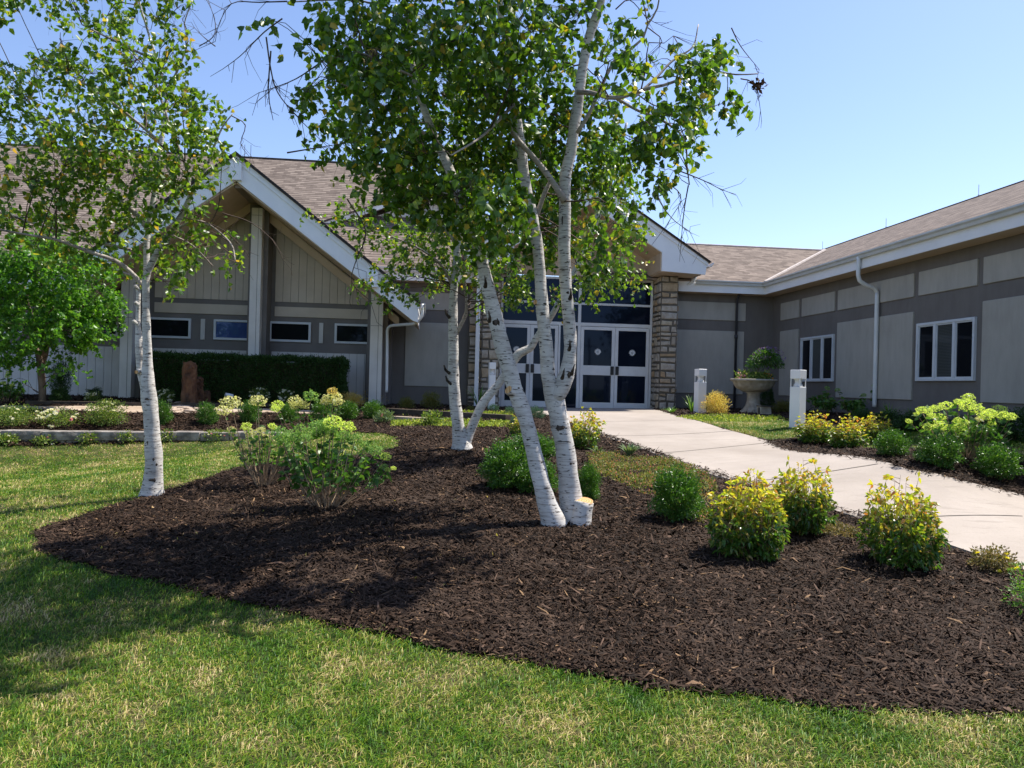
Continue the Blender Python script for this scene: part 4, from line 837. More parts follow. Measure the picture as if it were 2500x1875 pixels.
# spotlight by the hedge
b = G(560, 985); t = empty('spotlight', b, 'small white stake spotlight in front of the clipped hedge', 'spotlight', rz=.3)
m = MB(); m.tube([(0, 0, 0), (0, 0, .14)], .02, 8); m.build('stake', MAT['gutter'], t, local=True); m = MB(); m.tube([(-.09, -.02, .20), (.07, .03, .17)], .042, 12); m.build('lamp_head', MAT['white'], t, local=True)
# basalt fountain stones
def rock(name, px0, px1, pyb, pyt, label, cat_, seed, depth_=.3, yofs=0, rough=.03, n_=9, mat='basalt'):
    b = G((px0 + px1) / 2, pyb); b = b + np.array([0, yofs, 0]); dd_ = (b - [0, 0, H]) @ CM[:, 1]; wv = (px1 - px0) / F * dd_; h = (pyb - pyt) / F * dd_
    rs = random.Random(seed); m = MB(); lv = 12; rings = []
    ang = sorted([rs.uniform(0, 2 * math.pi) * .25 + i * 2 * math.pi / n_ for i in range(n_)])
    for i in range(lv + 1):
        z = h * i / lv; tp = 1 - .14 * (i / lv) - (.12 if i == lv else 0)
        rings.append([(math.cos(a) * wv / 2 * tp * (1 + rs.uniform(-rough, rough) * 3), math.sin(a) * depth_ / 2 * tp * (1 + rs.uniform(-rough, rough) * 3), z + (rs.uniform(-.04, .04) if 0 < i else -.05)) for a in ang])
    V = [p for r_ in rings for p in r_]; Fc = [(i * n_ + j, i * n_ + (j + 1) % n_, (i + 1) * n_ + (j + 1) % n_, (i + 1) * n_ + j) for i in range(lv) for j in range(n_)] + [tuple(range(lv * n_, (lv + 1) * n_))]
    o = mk(name, V, Fc, MAT[mat]); o.location = tuple(b); return tag(o, label, cat_)
rock('basalt_column', 442, 480, 992, 884, 'tall rusty brown basalt column standing in front of the clipped hedge', 'standing stone', 1, .34)
rock('basalt_column', 474, 495, 990, 922, 'jagged glistening brown rock leaning on the right side of the tall basalt column', 'standing stone', 2, .22, 0, rough=.06)
rock('basalt_column', 494, 514, 986, 955, 'short squat brown block of stone right of the tall basalt column', 'standing stone', 8, .2, 0)
pe = MB(); pe.lathe([(0.001, -.5), (.5, -.42), (.86, -.2), (1, .02), (.9, .26), (.62, .44), (.3, .5), (0.001, .52)], (0, 0, 0), 14); p0 = pe.build('river_stone', MAT['pebble'], smooth=True)
rs = random.Random(12); pl = [(rs.uniform(408, 484), rs.uniform(988, 1008)) for _ in range(34)] + [(rs.uniform(484, 560), rs.uniform(998, 1010)) for _ in range(8)]
for i, (x, y) in enumerate(pl):
    o = p0 if i == 0 else p0.copy()
    if i: COL.objects.link(o)
    g_ = G(x, y); s = rs.uniform(.07, .11); o.location = (g_[0], g_[1], g_[2] + s * .35); o.scale = (s * rs.uniform(1, 1.5), s, s * .75); o.rotation_euler = (0, 0, rs.uniform(0, 3)); tag(o, 'smooth tan river stone heaped at the foot of the brown basalt column', 'stone', 'river stones around the basalt columns')
# low retaining wall
wa = G(0, 1076); wb = G(640, 1070); t = empty('retaining_wall', G(300, 1072), 'low grey cut stone retaining wall between the left lawn and the upper bed', 'retaining wall')
rs = random.Random(5)
def wallpt(px): 
    q = G(px, 1074 - px * .012 + 0); return q
ypl = lambda x: wa[1] + (wb[1] - wa[1]) * (x - wa[0]) / (wb[0] - wa[0])
cuts = [-1500, -900, -520, -200, 0, 100, 206, 312, 420, 488, 560, 640, 700]
xs_ = []
for c_ in cuts:
    r_ = ray(c_, 1065); 
    A2 = wa[:2]; dv = (wb - wa)[:2]; M_ = np.array([[r_[0], -dv[0]], [r_[1], -dv[1]]]); s2 = np.linalg.solve(M_, A2)[1]; xs_.append(A2[0] + s2 * dv[0])
for a, b in zip(xs_[:-1], xs_[1:]):
    m = MB(); y0 = ypl(a); y1 = ypl(b); ztop = on(300, 1053, 1, ypl(-5))[2] + rs.uniform(-.006, .006)
    def blk(a, b, z0, z1, dy):
        n_ = 6; pr_ = []; V = []; 
        for i in range(n_ + 1):
            f = i / n_; x = a + (b - a) * f; yy = ypl(x) + dy + rs.uniform(-.012, .012); V += [(x, yy, z0), (x, yy - rs.uniform(0, .012), (z0 + z1) / 2), (x, yy, z1 - .01), (x, yy + .012, z1), (x, yy + .28, z1), (x, yy + .28, z0)]
        Fc = [(i * 6 + j, (i + 1) * 6 + j, (i + 1) * 6 + (j + 1) % 6, i * 6 + (j + 1) % 6) for i in range(n_) for j in range(6)] + [tuple(range(5, -1, -1)), tuple(range(n_ * 6, n_ * 6 + 6))]
        m.add(V, Fc)
    blk(a + .008, b - .008, ztop - .15, ztop, 0); mid = a + (b - a) * rs.uniform(.3, .7); blk(a + .004, mid - .006, ztop - .34, ztop - .155, .03); blk(mid + .006, b - .004, ztop - .34, ztop - .155, .03)
    m.build('wall_block', MAT['curb'], t)
# low dark edging with pale cap in front of the entrance bed
def edging(px0, py0, px1, py1, h, label, mats):
    a = G(px0, py0); b = G(px1, py1); t = empty('stone_edging', (a + b) / 2, label, 'edging'); d = (b - a) / np.linalg.norm((b - a)[:2]); nn_ = np.array([-d[1], d[0], 0]); L = np.linalg.norm((b - a)[:2]); n_ = 5
    for i in range(n_):
        s0 = a + d * (L * i / n_ + .006); s1 = a + d * (L * (i + 1) / n_ - .006); z0 = min(s0[2], s1[2]) - .05; z1 = (a[2] + b[2]) / 2 + h; m = MB()
        V = [(*s0[:2], z0), (*s1[:2], z0), (*(s1 + nn_ * .2)[:2], z0), (*(s0 + nn_ * .2)[:2], z0)]; V += [(x, y, z1) for x, y, _ in V]; m.add(V, [(0, 3, 2, 1), (4, 5, 6, 7), (0, 1, 5, 4), (1, 2, 6, 5), (2, 3, 7, 6), (3, 0, 4, 7)]); m.build('edging_block', MAT[mats], t)
edging(955, 1029, 1240, 1036, .07, 'lower pale flat stone edging in front of the entrance bed, below the lime ground cover', 'flag')
edging(940, 1014, 1235, 1030, .14, 'upper dark stone edging behind the pale stone strip left of the entrance', 'darkstone')
edging(60, 992, 760, 998, .10, 'long low dark edging behind the flagstone path on the left', 'darkstone')

# ================================================================== BIRCHES
def pxpath(pts, y0, y1):
    """pts: (px, py, width px) or (px, py); depth plane runs from y0 to y1 along the path"""
    L = [0]
    for a, b in zip(pts[:-1], pts[1:]): L.append(L[-1] + math.hypot(b[0] - a[0], b[1] - a[1]))
    out = []
    for i, p in enumerate(pts):
        y = y0 + (y1 - y0) * L[i] / L[-1]; q = on(p[0], p[1], 1, y); w_ = p[2] if len(p) > 2 else 3
        out.append([*q, max(w_ / 2 / F * y, .002)])
    return np.array(out)
def limb(mb, pts, y0, y1, n=12, step=.06, wob=.05, m=0):
    P = smoothpath(pxpath(pts, y0, y1), step); V, Fc, uv = tube(P[:, :3], P[:, 3], n, wob=wob); mb.add(V, Fc, uv=uv, m=m); return P
def flare(P, k=1.22, h=.20):
    z0 = P[0, 2]; f = np.clip(1 - (P[:, 2] - z0) / h, 0, 1); P[:, 3] *= 1 + (k - 1) * f ** 2; return P
def limbf(mb, pts, y0, y1, n=16, sink=.12):
    P = smoothpath(pxpath(pts, y0, y1), .05); P = flare(P); d0 = P[0].copy(); d0[2] -= sink; P = np.vstack([d0, P]); V, Fc, uv = tube(P[:, :3], P[:, 3], n, wob=.05); mb.add(V, Fc, uv=uv); return P
def at_py(P, px, py, y):
    return int(np.argmin(abs(P[:, 2] - on(px, py, 1, y)[2])))
def knots(P, idxs, mb, side=1.0, s=1.0, seed=0, tall=1.0, ang=None):
    rs = random.Random(seed)
    for i in idxs:
        p = P[i, :3]; r_ = P[i, 3]; a = rs.uniform(-1.0, 1.0) if ang is None else ang; dirv = np.array([math.sin(a), -math.cos(a), 0]); T = unit(P[min(i + 1, len(P) - 1), :3] - P[i, :3]); W_ = np.cross(T, dirv)
        hh = rs.uniform(.2, .38) * r_ * s * tall; ww = rs.uniform(.35, .6) * r_ * s; c = p + dirv * r_ * .93; V = [c + dirv * .012]; 
        for k in range(8):
            t_ = 2 * math.pi * k / 8; q = c + W_ * math.cos(t_) * ww * rs.uniform(.85, 1.1) + T * math.sin(t_) * hh * rs.uniform(.75, 1.1) - dirv * (.15 * ww); V.append(q)
        q = MB(); q.add(V, [(0, 1 + k, 1 + (k + 1) % 8) for k in range(8)]); q.build('bark_scar', MAT['knot'], mb)
def stub(tree, p, d, r_, L, parent=None):
    d = unit(np.array(d, float)); m = MB(); m.tube([p, p + d * L * .6, p + d * L], [r_ * 1.15, r_, r_], 12); o = m.build('cut_branch', MAT['birch'], tree)
    m = MB(); V, Fc, uv = tube(np.array([p + d * (L + .001), p + d * (L + .006)]), [r_ * .88, r_ * .86], 14); m.add(V, Fc, uv=uv); m.build('cut_face', MAT['cut'], o)

def crown(tree, blobs, nodes, leafmat_, leaf=.052, leaf_density=1.0, yb=6.5, ythick=1.3, droop=.8, twig=.25, disp=True, shape=6, bare=(), per=9, name='foliage', yellow=None, windx=0.0):
    """blobs in overview-picture coordinates (x, y, rx, ry[, dens[, ydepth]]); twigs hang from thin branches that grow from the nearest limb nodes"""
    nodes = np.array(nodes); tw = []; LP, LD, LL, LW = [], [], [], []; bm = MB(); SA, SB, SR0, SR1 = [], [], [], []
    for bb in blobs:
        x, y, rx_, ry_ = bb[:4]; dn = bb[4] if len(bb) > 4 else 1.0; yc = bb[5] if len(bb) > 5 else yb + rng.uniform(-.75, .75) * ythick
        sx = D(1) if disp else 1.0; c = on(x * sx, y * sx, 1, yc); k = yc / F * sx; ax, az = rx_ * k, ry_ * k; ay = min(max(ax, az), ythick * .8)
        area = math.pi * ax * az; nt_ = max(2, int(area * 62 * 3.3 * dn * leaf_density / per * (.052 / leaf) ** 2 * 9))
        # carrying branches
        nb = max(2, int(nt_ / 34)); ends = []
        for _ in range(nb):
            v = rdir(1)[0] * rng.uniform(.2, .95); e = c + v * [ax, ay, az]; dist = np.linalg.norm(nodes[:, :3] - e, axis=1) + np.maximum(0, nodes[:, 2] - e[2]) * 1.2
            j = int(np.argmin(dist + rng.uniform(0, .35, len(dist)))); s_ = nodes[j, :3]
            mid = (s_ + e) / 2 + np.array([0, 0, .12 * np.linalg.norm(e - s_)]) + rng.normal(0, .05, 3) * np.linalg.norm(e - s_)
            q1 = s_ * .55 + mid * .45 + rng.normal(0, .02, 3); P = smoothpath(np.array([s_, q1, mid, mid * .4 + e * .6 + rng.normal(0, .03, 3), e]), .10); L = np.linalg.norm(e - s_); r0 = min(.003 + .0055 * L, nodes[j, 3] * .7)
            rr = np.linspace(r0, .0022, len(P)); V, Fc, uv = tube(P, rr, 4, cap=False); bm.add(V, Fc, uv=uv); ends.append(P[len(P) // 2:])
        allp = np.concatenate(ends)
        for _ in range(nt_):
            v = rdir(1)[0] * rng.uniform(0.05, 1) ** .45; p = c + v * [ax, ay, az]
            j = int(np.argmin(((allp - p) ** 2).sum(1))); s_ = allp[j]
            if np.linalg.norm(p - s_) > .45: s_ = p + unit(s_ - p) * .30 + np.array([0, 0, .08])
            SA.append(s_); SB.append(p); SR0.append(.0022); SR1.append(.0013)
            d = unit(unit(p - s_) * .5 + np.array([windx, 0, -droop]) + rng.normal(0, .35, 3)); Lt = twig * rng.uniform(.6, 1.3); e = p + d * Lt
            SA.append(p); SB.append(e); SR0.append(.0013); SR1.append(.0008)
            nl = max(3, int(per * rng.uniform(.7, 1.3))); t_ = rng.uniform(-.3, 1, nl); base = np.where(t_[:, None] > 0, p + (e - p) * np.maximum(t_, 0)[:, None], p + (s_ - p) * (-t_)[:, None] * .8)
            LP.append(base + rng.normal(0, .012, (nl, 3))); dl = unit(rdir(nl) + np.array([windx, 0, -droop * .9])); LD.append(dl); LL.append(rng.uniform(.7, 1.2, nl) * leaf); LW.append(rng.uniform(.65, .9, nl) * leaf)
    for (pts, y0) in bare:   # bare hanging twigs
        P = smoothpath(pxpath([(D(a), D(b)) if disp else (a, b) for a, b in pts], y0, y0 + .1), .05); V, Fc, uv = tube(P[:, :3], np.linspace(.006, .0022, len(P)), 4, cap=False); bm.add(V, Fc, uv=uv)
        for _ in range(int(len(P) * .9)):
            i = rng.integers(len(P) // 5, len(P)); d = unit(unit(P[-1, :3] - P[0, :3]) * .7 + rng.normal(0, .6, 3) + np.array([0, 0, -.45])); s_ = P[i, :3]; e = s_ + d * rng.uniform(.06, .2); SA.append(s_); SB.append(e); SR0.append(.0026); SR1.append(.0016)
            if rng.uniform() < .6: d2 = unit(d + rng.normal(0, .5, 3)); SA.append(e); SB.append(e + d2 * rng.uniform(.05, .16)); SR0.append(.0017); SR1.append(.0011)
    V, T = leaves(np.concatenate(LP), np.concatenate(LD), np.concatenate(LL), np.concatenate(LW), fold=.16, shape=shape)
    fo = mk(name, V, T, leafmat_, tree)
    V, T = sticks(np.array(SA), np.array(SB), np.array(SR0), np.array(SR1)); bo = bm.build('branches', MAT['twig'], tree, smooth=True); mk('twigs', V, T, MAT['twig'], bo)
    return len(V)

# ---- front clump (two stems forking into three, plus a stump)
b0 = G(1375, 1285); YT = b0[1]
T1 = empty('birch_tree', b0, 'large multi-stemmed white birch mid mulch bed with sawn stump at its foot', 'birch tree', 'white birch trees in the mulch bed')
tm = MB(); nodes = []
P = limbf(tm, [(1353, 1280, 54), (1343, 1250, 51), (1335, 1228, 47), (1319, 1169, 43), (1300, 1090, 40), (1284, 1026, 38), (1270, 985, 39), (1256, 947, 38), (1243, 900, 38), (1228, 853, 38), (1212, 790, 37), (1193, 711, 35), (1180, 655, 32), (1172, 616, 30), (1160, 580, 29), (1147, 553, 27), (1128, 500, 24), (1100, 420, 22), (1060, 330, 19), (1020, 220, 16), (1000, 100, 13), (985, -60, 10), (975, -300, 6)], YT - .02, YT + .35); nodes.append(P[60:]); PL = P
T1a = tm.build('trunk', MAT['birch'], T1, smooth=True)
tm = MB()
P = limbf(tm, [(1398, 1262, 56), (1395, 1225, 56), (1391, 1200, 55), (1388, 1169, 52), (1384, 1130, 50), (1379, 1090, 49), (1374, 1065, 48), (1368, 1042, 49), (1362, 1010, 46), (1355, 979, 48), (1349, 955, 44), (1343, 935, 38), (1338, 916, 35), (1334, 853, 33), (1327, 790, 32), (1322, 727, 31), (1318, 663, 29), (1312, 600, 28), (1300, 531, 28), (1283, 452, 26), (1271, 361, 26), (1257, 260, 23), (1238, 165, 21), (1238, 98, 19), (1224, 47, 17), (1220, 0, 15), (1210, -200, 10), (1200, -420, 6)], YT + .10, YT + .25); nodes.append(P[80:]); PM = P
P = limb(tm, [(1354, 985, 30), (1362, 962, 40), (1371, 945, 42), (1383, 916, 39), (1391, 869, 33), (1392, 821, 32), (1387, 758, 31), (1381, 695, 30), (1378, 632, 30), (1377, 600, 30), (1379, 540, 29), (1379, 490, 29), (1381, 423, 28), (1393, 376, 28), (1401, 314, 27), (1411, 255, 26), (1421, 176, 24), (1436, 98, 23), (1456, 39, 22), (1468, 0, 20), (1490, -120, 16), (1500, -400, 8)], YT + .10, YT + .0, n=16); nodes.append(P[30:]); PR = P
T1b = tm.build('trunk', MAT['birch'], T1, smooth=True)
tm = MB()
lb = [([(1378, 492, 22), (1366, 470, 20), (1334, 423, 18), (1299, 380, 17), (1264, 341, 16), (1230, 290, 15), (1201, 252, 15), (1177, 215, 14), (1150, 184, 13), (1127, 165, 13), (1085, 120, 11), (1030, 72, 9), (940, 22, 7), (860, 0, 5), (700, 5, 3.5)], YT, YT + .35),
      ([(1127, 168, 9), (1064, 154, 8), (1020, 145, 8), (978, 115, 7), (930, 80, 6), (860, 60, 5)], YT + .1, YT + .1),
      ([(1409, 325, 12), (1440, 274, 11), (1464, 220, 10), (1503, 145, 10), (1542, 118, 9), (1570, 94, 7), (1582, 59, 6), (1605, 20, 5), (1615, -60, 3)], YT - .05, YT - .4),
      ([(1408, 225, 16), (1440, 226, 15), (1487, 238, 14), (1511, 239, 13), (1581, 216, 12), (1620, 208, 10), (1660, 194, 9), (1700, 180, 7), (1730, 172, 6), (1797, 182, 5), (1850, 180, 4)], YT - .05, YT - .5),
      ([(1505, 240, 10), (1558, 270, 9), (1613, 292, 8), (1660, 325, 7), (1675, 353, 6), (1677, 400, 5), (1683, 451, 4)], YT - .1, YT - .3),
      ([(1545, 240, 9), (1600, 192, 8), (1640, 150, 7), (1691, 114, 5), (1705, 60, 4)], YT - .1, YT + .3),
      ([(1304, 545, 14), (1330, 470, 13), (1345, 440, 11)], YT + .2, YT + .1), ([(1295, 560, 9), (1260, 545, 8), (1220, 533, 6), (1150, 490, 5), (1080, 470, 4)], YT + .1, YT - .5),
      ([(1238, 120, 12), (1262, 60, 10), (1285, 20, 7), (1310, -60, 5)], YT + .2, YT + .4), ([(1075, 350, 12), (980, 290, 9), (890, 230, 6), (800, 190, 4)], YT + .2, YT - .1),
      ([(1120, 480, 12), (1030, 440, 9), (930, 420, 6), (850, 430, 4)], YT + .1, YT + .1), ([(1015, 190, 9), (930, 150, 7), (840, 110, 5)], YT - .7, YT - 1.1), ([(1255, 255, 10), (1180, 330, 8), (1100, 380, 5)], YT, YT - .7)]
for pts, a, b_ in lb: nodes.append(limb(tm, [(p[0], p[1], p[2] * .82) for p in pts], a, b_, n=8))
T1c = tm.build('limbs', MAT['limb'], T1, smooth=True)
# stump
sp_ = G(1420, 1288); kk = sp_[1] / F; m = MB(); zt_ = on(1428, 1226, 1, sp_[1] + .02)[2]
P = smoothpath(np.array([[sp_[0], sp_[1] + .05, sp_[2] - .1, 31 * kk], [sp_[0], sp_[1] + .05, sp_[2] + .02, 28 * kk], [sp_[0] + .01, sp_[1] + .05, (sp_[2] + zt_) / 2, 25 * kk], [sp_[0] + .025, sp_[1] + .05, zt_, 24 * kk]]), .03)
V, Fc, uv = tube(P[:, :3], P[:, 3], 20, wob=.05); m.add(V, Fc, uv=uv); so_ = m.build('stump', MAT['birch'], T1, smooth=True)
m = MB(); c_ = P[-1, :3]; V, Fc, uv = tube(np.array([c_ + [0, -.0, .001], c_ + [0, -.0022, .009]]), [23 * kk, 22.5 * kk], 24); 
cfm = mk('cut_face', np.array(V) - c_, Fc, MAT['cut'], so_, local=True, uv=uv); cfm.location = tuple(c_ - ORG[so_.name])
kb = T1; knots(PL, [14, 22, 31, 38, 45, 53, 61], kb, seed=3); knots(PM, [8, 17, 30, 39, 47, 58, 66], kb, s=.8, seed=5); knots(PR, [10, 18, 27, 33, 41], kb, s=.8, seed=8); 
knots(PM, [at_py(PM, 1370, 1050, YT)], kb, s=1.7, seed=22, tall=.9, ang=.1); knots(PL, [at_py(PL, 1212, 795, YT)], kb, s=1.1, seed=23, tall=2.6, ang=-.35); knots(PR, [at_py(PR, 1383, 912, YT)], kb, s=.7, seed=24, tall=3.0, ang=.1); knots(PM, [at_py(PM, 1343, 925, YT)], kb, s=.6, seed=25, tall=3.4, ang=.9); knots(PR, [at_py(PR, 1372, 545, YT)], kb, s=.7, seed=26, tall=6.0, ang=-.6); knots(PR, [at_py(PR, 1382, 715, YT)], kb, s=.7, seed=27, tall=2.6, ang=.1)
i_ = int(np.argmin(abs(PM[:, 2] - on(1310, 741, 1, YT)[2]))); stub(T1, PM[i_, :3], (-.75, -.62, .12), .024, .085)
i_ = int(np.argmin(abs(PL[:, 2] - on(1255, 972, 1, YT)[2]))); stub(T1, PL[i_, :3] , (-.75, -.5, .45), .042, .11)
for (px, py, dx) in [(1398, 905, .6), (1375, 915, .3), (1394, 720, -.3), (1392, 845, -.4), (1196, 775, -.7), (1186, 690, -.6)]:
    q = on(px, py, 1, YT - .12); m = MB(); m.tube([q + np.array([0, .05, -.03]), q, q + np.array([.02 * dx, -.02, .055])], [.018, .012, .003], 6); m.build('broken_twig', MAT['knot'], T1)
nodes = np.concatenate(nodes)
blobs = [(760, 60, 100, 75, 1.0), (880, 60, 120, 85), (1000, 60, 110, 85), (1120, 50, 100, 80, .8), (1230, 40, 90, 70, .55), (1330, 90, 70, 80, .5), (720, 160, 60, 60, .8), (820, 180, 115, 90), (950, 190, 120, 95), (1080, 170, 100, 95), (1190, 150, 80, 80, .8, YT + .6),
         (745, 285, 70, 60, .9), (850, 310, 105, 85, 1.1), (970, 320, 115, 95, 1.1), (1090, 310, 100, 90, .9, YT + .5), (1190, 290, 90, 80, .9, YT + .9), (1290, 240, 80, 70, .75, YT + .8), (890, 420, 95, 60, 1.0), (990, 430, 95, 75, 1.0), (1080, 420, 80, 75), (1185, 410, 85, 75, .9, YT + 1.0), (1285, 360, 80, 75, .8, YT + .9),
         (1370, 300, 75, 65, .8), (1430, 230, 65, 65, .75), (1490, 120, 65, 70, .7), (1545, 110, 40, 60, .7), (1510, 220, 45, 60, .7), (1440, 330, 45, 50, .6), (1575, 215, 35, 32, .9), (1500, 290, 30, 45, .5), (650, 190, 22, 16, .8), (672, 215, 35, 30, .8), (1320, 470, 70, 60, .6), (1200, 505, 90, 50, .7, YT + 1.1), (580, 50, 16, 22, .9), (1410, 120, 30, 30, .4),
         (1285, 545, 60, 50, .55, YT + .9), (1140, 520, 60, 50, .7, YT + 1.0), (1070, 520, 55, 45, .8), (1320, 590, 34, 30, .5), (1430, 400, 34, 28, .55)]
# the top of the tree above the picture
top = [(700, -120, 130, 90, .8), (880, -130, 150, 100, .9), (1060, -120, 150, 110, .9), (1240, -130, 140, 110, .7), (1400, -120, 110, 90, .5), (850, -330, 170, 110, .9, YT - .9), (1080, -340, 180, 120, .9, YT - .7), (1300, -320, 150, 110, .7, YT - .6), (1000, -540, 170, 110, .9, YT - .8), (1200, -540, 150, 110, .9, YT - 1.0), (1100, -740, 140, 110, .8, YT - .9), (1350, -500, 140, 110, .8, YT - 1.3), (900, -700, 150, 110, .8, YT - 1.2), (500, -200, 140, 90, .7), (600, -400, 120, 90, .7)]
bare = [([(620, 3), (560, 5), (500, 8), (470, 60), (465, 90)], YT - .8), ([(610, 40), (570, 70), (520, 120), (480, 150)], YT - .8), ([(575, 80), (585, 150), (600, 200), (640, 250), (690, 300)], YT - .8), ([(585, 110), (580, 200), (590, 260)], YT - .7), ([(700, 130), (640, 170), (590, 190), (560, 200)], YT - .8),
        ([(1487, 400), (1480, 440), (1475, 480), (1470, 540)], YT - .3), ([(1440, 380), (1420, 420), (1450, 470), (1490, 500)], YT - .3), ([(1470, 370), (1520, 390), (1560, 410), (1590, 420)], YT - .3), ([(1400, 370), (1470, 420), (1450, 470), (1430, 500)], YT - .2), ([(1600, 170), (1630, 180), (1640, 220), (1645, 260)], YT - .5), ([(1580, 60), (1600, 100), (1640, 150)], YT - .5), ([(1400, 60), (1430, 90), (1390, 130)], YT - .3), ([(1330, 20), (1360, 0), (1400, 40), (1440, 60)], YT - .3),
        ([(620, 330), (680, 320), (740, 310)], YT - .9), ([(750, 430), (790, 500), (770, 560), (760, 610), (800, 650)], YT - .5)]
crown(T1, blobs + top, nodes, MAT['birchleaf'], yb=YT, ythick=1.35, leaf=.066, leaf_density=1.75, bare=bare, per=12, droop=1.0)
# dead leaf cluster
c_ = on(D(1636), D(184), 1, YT - .5); n_ = 40; V, T = leaves(c_ + rng.normal(0, .028, (n_, 3)), rdir(n_), .05, .03); mk('dead_leaf_cluster', V, T, MAT['basalt'], T1)

# ---- middle birch
b0 = G(1131, 1100); Y2 = b0[1]
T2 = empty('birch_tree', b0, 'slimmer white birch with a V-shaped double trunk, standing behind the large front birch', 'birch tree', 'white birch trees in the mulch bed')
tm = MB(); nodes = []
P = limbf(tm, [(1128, 1098, 46), (1124, 1070, 38), (1120, 1050, 33), (1117, 1027, 30), (1111, 980, 29), (1107, 916, 27), (1107, 853, 24), (1106, 790, 23), (1107, 727, 20), (1111, 663, 18), (1117, 600, 16), (1122, 550, 14), (1128, 480, 12), (1120, 380, 10), (1110, 260, 7), (1105, 100, 5)], Y2, Y2); nodes.append(P[40:]); PA = P
P2 = limb(tm, [(1132, 1092, 30), (1145, 1060, 23), (1164, 1014, 22), (1183, 979, 22), (1221, 932, 19), (1250, 888, 20), (1269, 862, 21), (1294, 850, 18), (1312, 821, 16), (1343, 777, 15), (1364, 739, 14), (1390, 690, 14), (1420, 627, 14), (1448, 560, 14), (1471, 498, 13), (1491, 443, 11), (1511, 376, 9), (1530, 300, 6)], Y2, Y2 + .2); nodes.append(P2[40:])
tm.build('trunk', MAT['birch'], T2, smooth=True); kb = T2; knots(PA, [6, 12, 20, 28, 36, 44], kb, seed=13); knots(P2, [10, 20, 30, 40, 50], kb, s=.8, seed=14)
tm = MB()
for pts, a, b_ in [([(1114, 815, 10), (1136, 771, 9), (1139, 736, 8), (1133, 663, 7), (1140, 600, 5)], Y2, Y2 - .2), ([(1108, 700, 8), (1070, 640, 6), (1010, 600, 5), (930, 570, 4), (880, 560, 3)], Y2, Y2 - .5), ([(1117, 600, 8), (1060, 530, 6), (980, 490, 5), (900, 470, 3)], Y2, Y2 - .3), ([(1125, 520, 7), (1180, 450, 6), (1230, 400, 4)], Y2, Y2 + .3), ([(1096, 890, 8), (1104, 905, 7)], Y2, Y2)]: nodes.append(limb(tm, pts, a, b_, n=7))
tm.build('limbs', MAT['limb'], T2, smooth=True); nodes = np.concatenate(nodes)
for (px, py, dx) in [(1090, 912, -1), (1094, 938, -1), (1090, 776, -.8)]:
    q = on(px + 8, py, 1, Y2 - .05); m = MB(); m.tube([q, q + np.array([.06 * dx, -.03, .05]), q + np.array([.08 * dx, -.04, .11])], [.022, .017, .008], 7); m.build('broken_twig', MAT['knot'], T2)
blobs = [(900, 560, 90, 40, .7), (820, 500, 60, 40, .6), (760, 450, 45, 40, .5), (850, 620, 40, 35, .55), (940, 500, 90, 50, .8), (1040, 560, 60, 50, .8), (1040, 640, 30, 30, .4), (1180, 480, 80, 50, .7), (1330, 400, 60, 60, .7), (1360, 500, 45, 50, .7), (1280, 610, 50, 40, .6), (1360, 590, 40, 35, .6), (1120, 600, 60, 50, .7), (1200, 640, 40, 30, .6), (1310, 330, 70, 60, .6), (790, 600, 25, 25, .5), (960, 600, 40, 30, .5), (1160, 380, 90, 70, .7), (1020, 420, 80, 60, .6), (900, 640, 20, 20, .4), (660, 460, 18, 12, .6)]
crown(T2, blobs, nodes, MAT['birchleaf2'], yb=Y2, ythick=1.2, leaf_density=1.5, leaf=.06, per=9)

# ---- left birch
b0 = G(371, 1213); Y3 = b0[1]
T3 = empty('birch_tree', b0, 'white birch with peeling bark at the left tip of the mulch bed', 'birch tree', 'white birch trees in the mulch bed')
tm = MB(); nodes = []
P = limbf(tm, [(371, 1208, 46), (374, 1170, 42), (376, 1120, 38), (373, 1080, 37), (371, 1049, 35), (368, 1006, 34), (364, 975, 36), (361, 945, 34), (360, 905, 25), (360, 862, 20), (357, 789, 18), (356, 717, 16), (356, 681, 17), (361, 662, 15), (369, 645, 16), (387, 612, 15), (416, 572, 14), (434, 540, 13), (456, 500, 12), (470, 465, 10), (482, 443, 8), (509, 396, 6), (525, 352, 5), (544, 309, 4), (568, 278, 3)], Y3, Y3 - .3); nodes.append(P[70:]); PC = P
P = limb(tm, [(361, 965, 24), (350, 935, 18), (342, 905, 15), (340, 862, 17), (339, 825, 16), (337, 800, 12), (337, 760, 10), (338, 717, 10), (336, 694, 9)], Y3 - .03, Y3 - .05, n=12)
P = limb(tm, [(357, 690, 12), (358, 641, 14), (358, 594, 13), (362, 565, 13), (369, 518, 12), (380, 450, 11), (390, 380, 10), (400, 300, 9), (405, 227, 7), (384, 149, 6), (356, 59, 5), (337, -20, 4), (330, -200, 3)], Y3, Y3 + .2, n=12); nodes.append(P)
tm.build('trunk', MAT['birch'], T3, smooth=True); kb = T3; knots(PC, [4, 7, 12, 18, 26, 34, 42], kb, seed=17); knots(PC, [at_py(PC, 375, 1118, Y3)], kb, s=1.0, seed=31, tall=2.6, ang=.3); knots(PC, [at_py(PC, 372, 1165, Y3)], kb, s=1.1, seed=38, tall=4.0, ang=-.9); knots(PC, [at_py(PC, 372, 1080, Y3)], kb, s=.5, seed=39, tall=6.0, ang=-.3)
tm = MB()
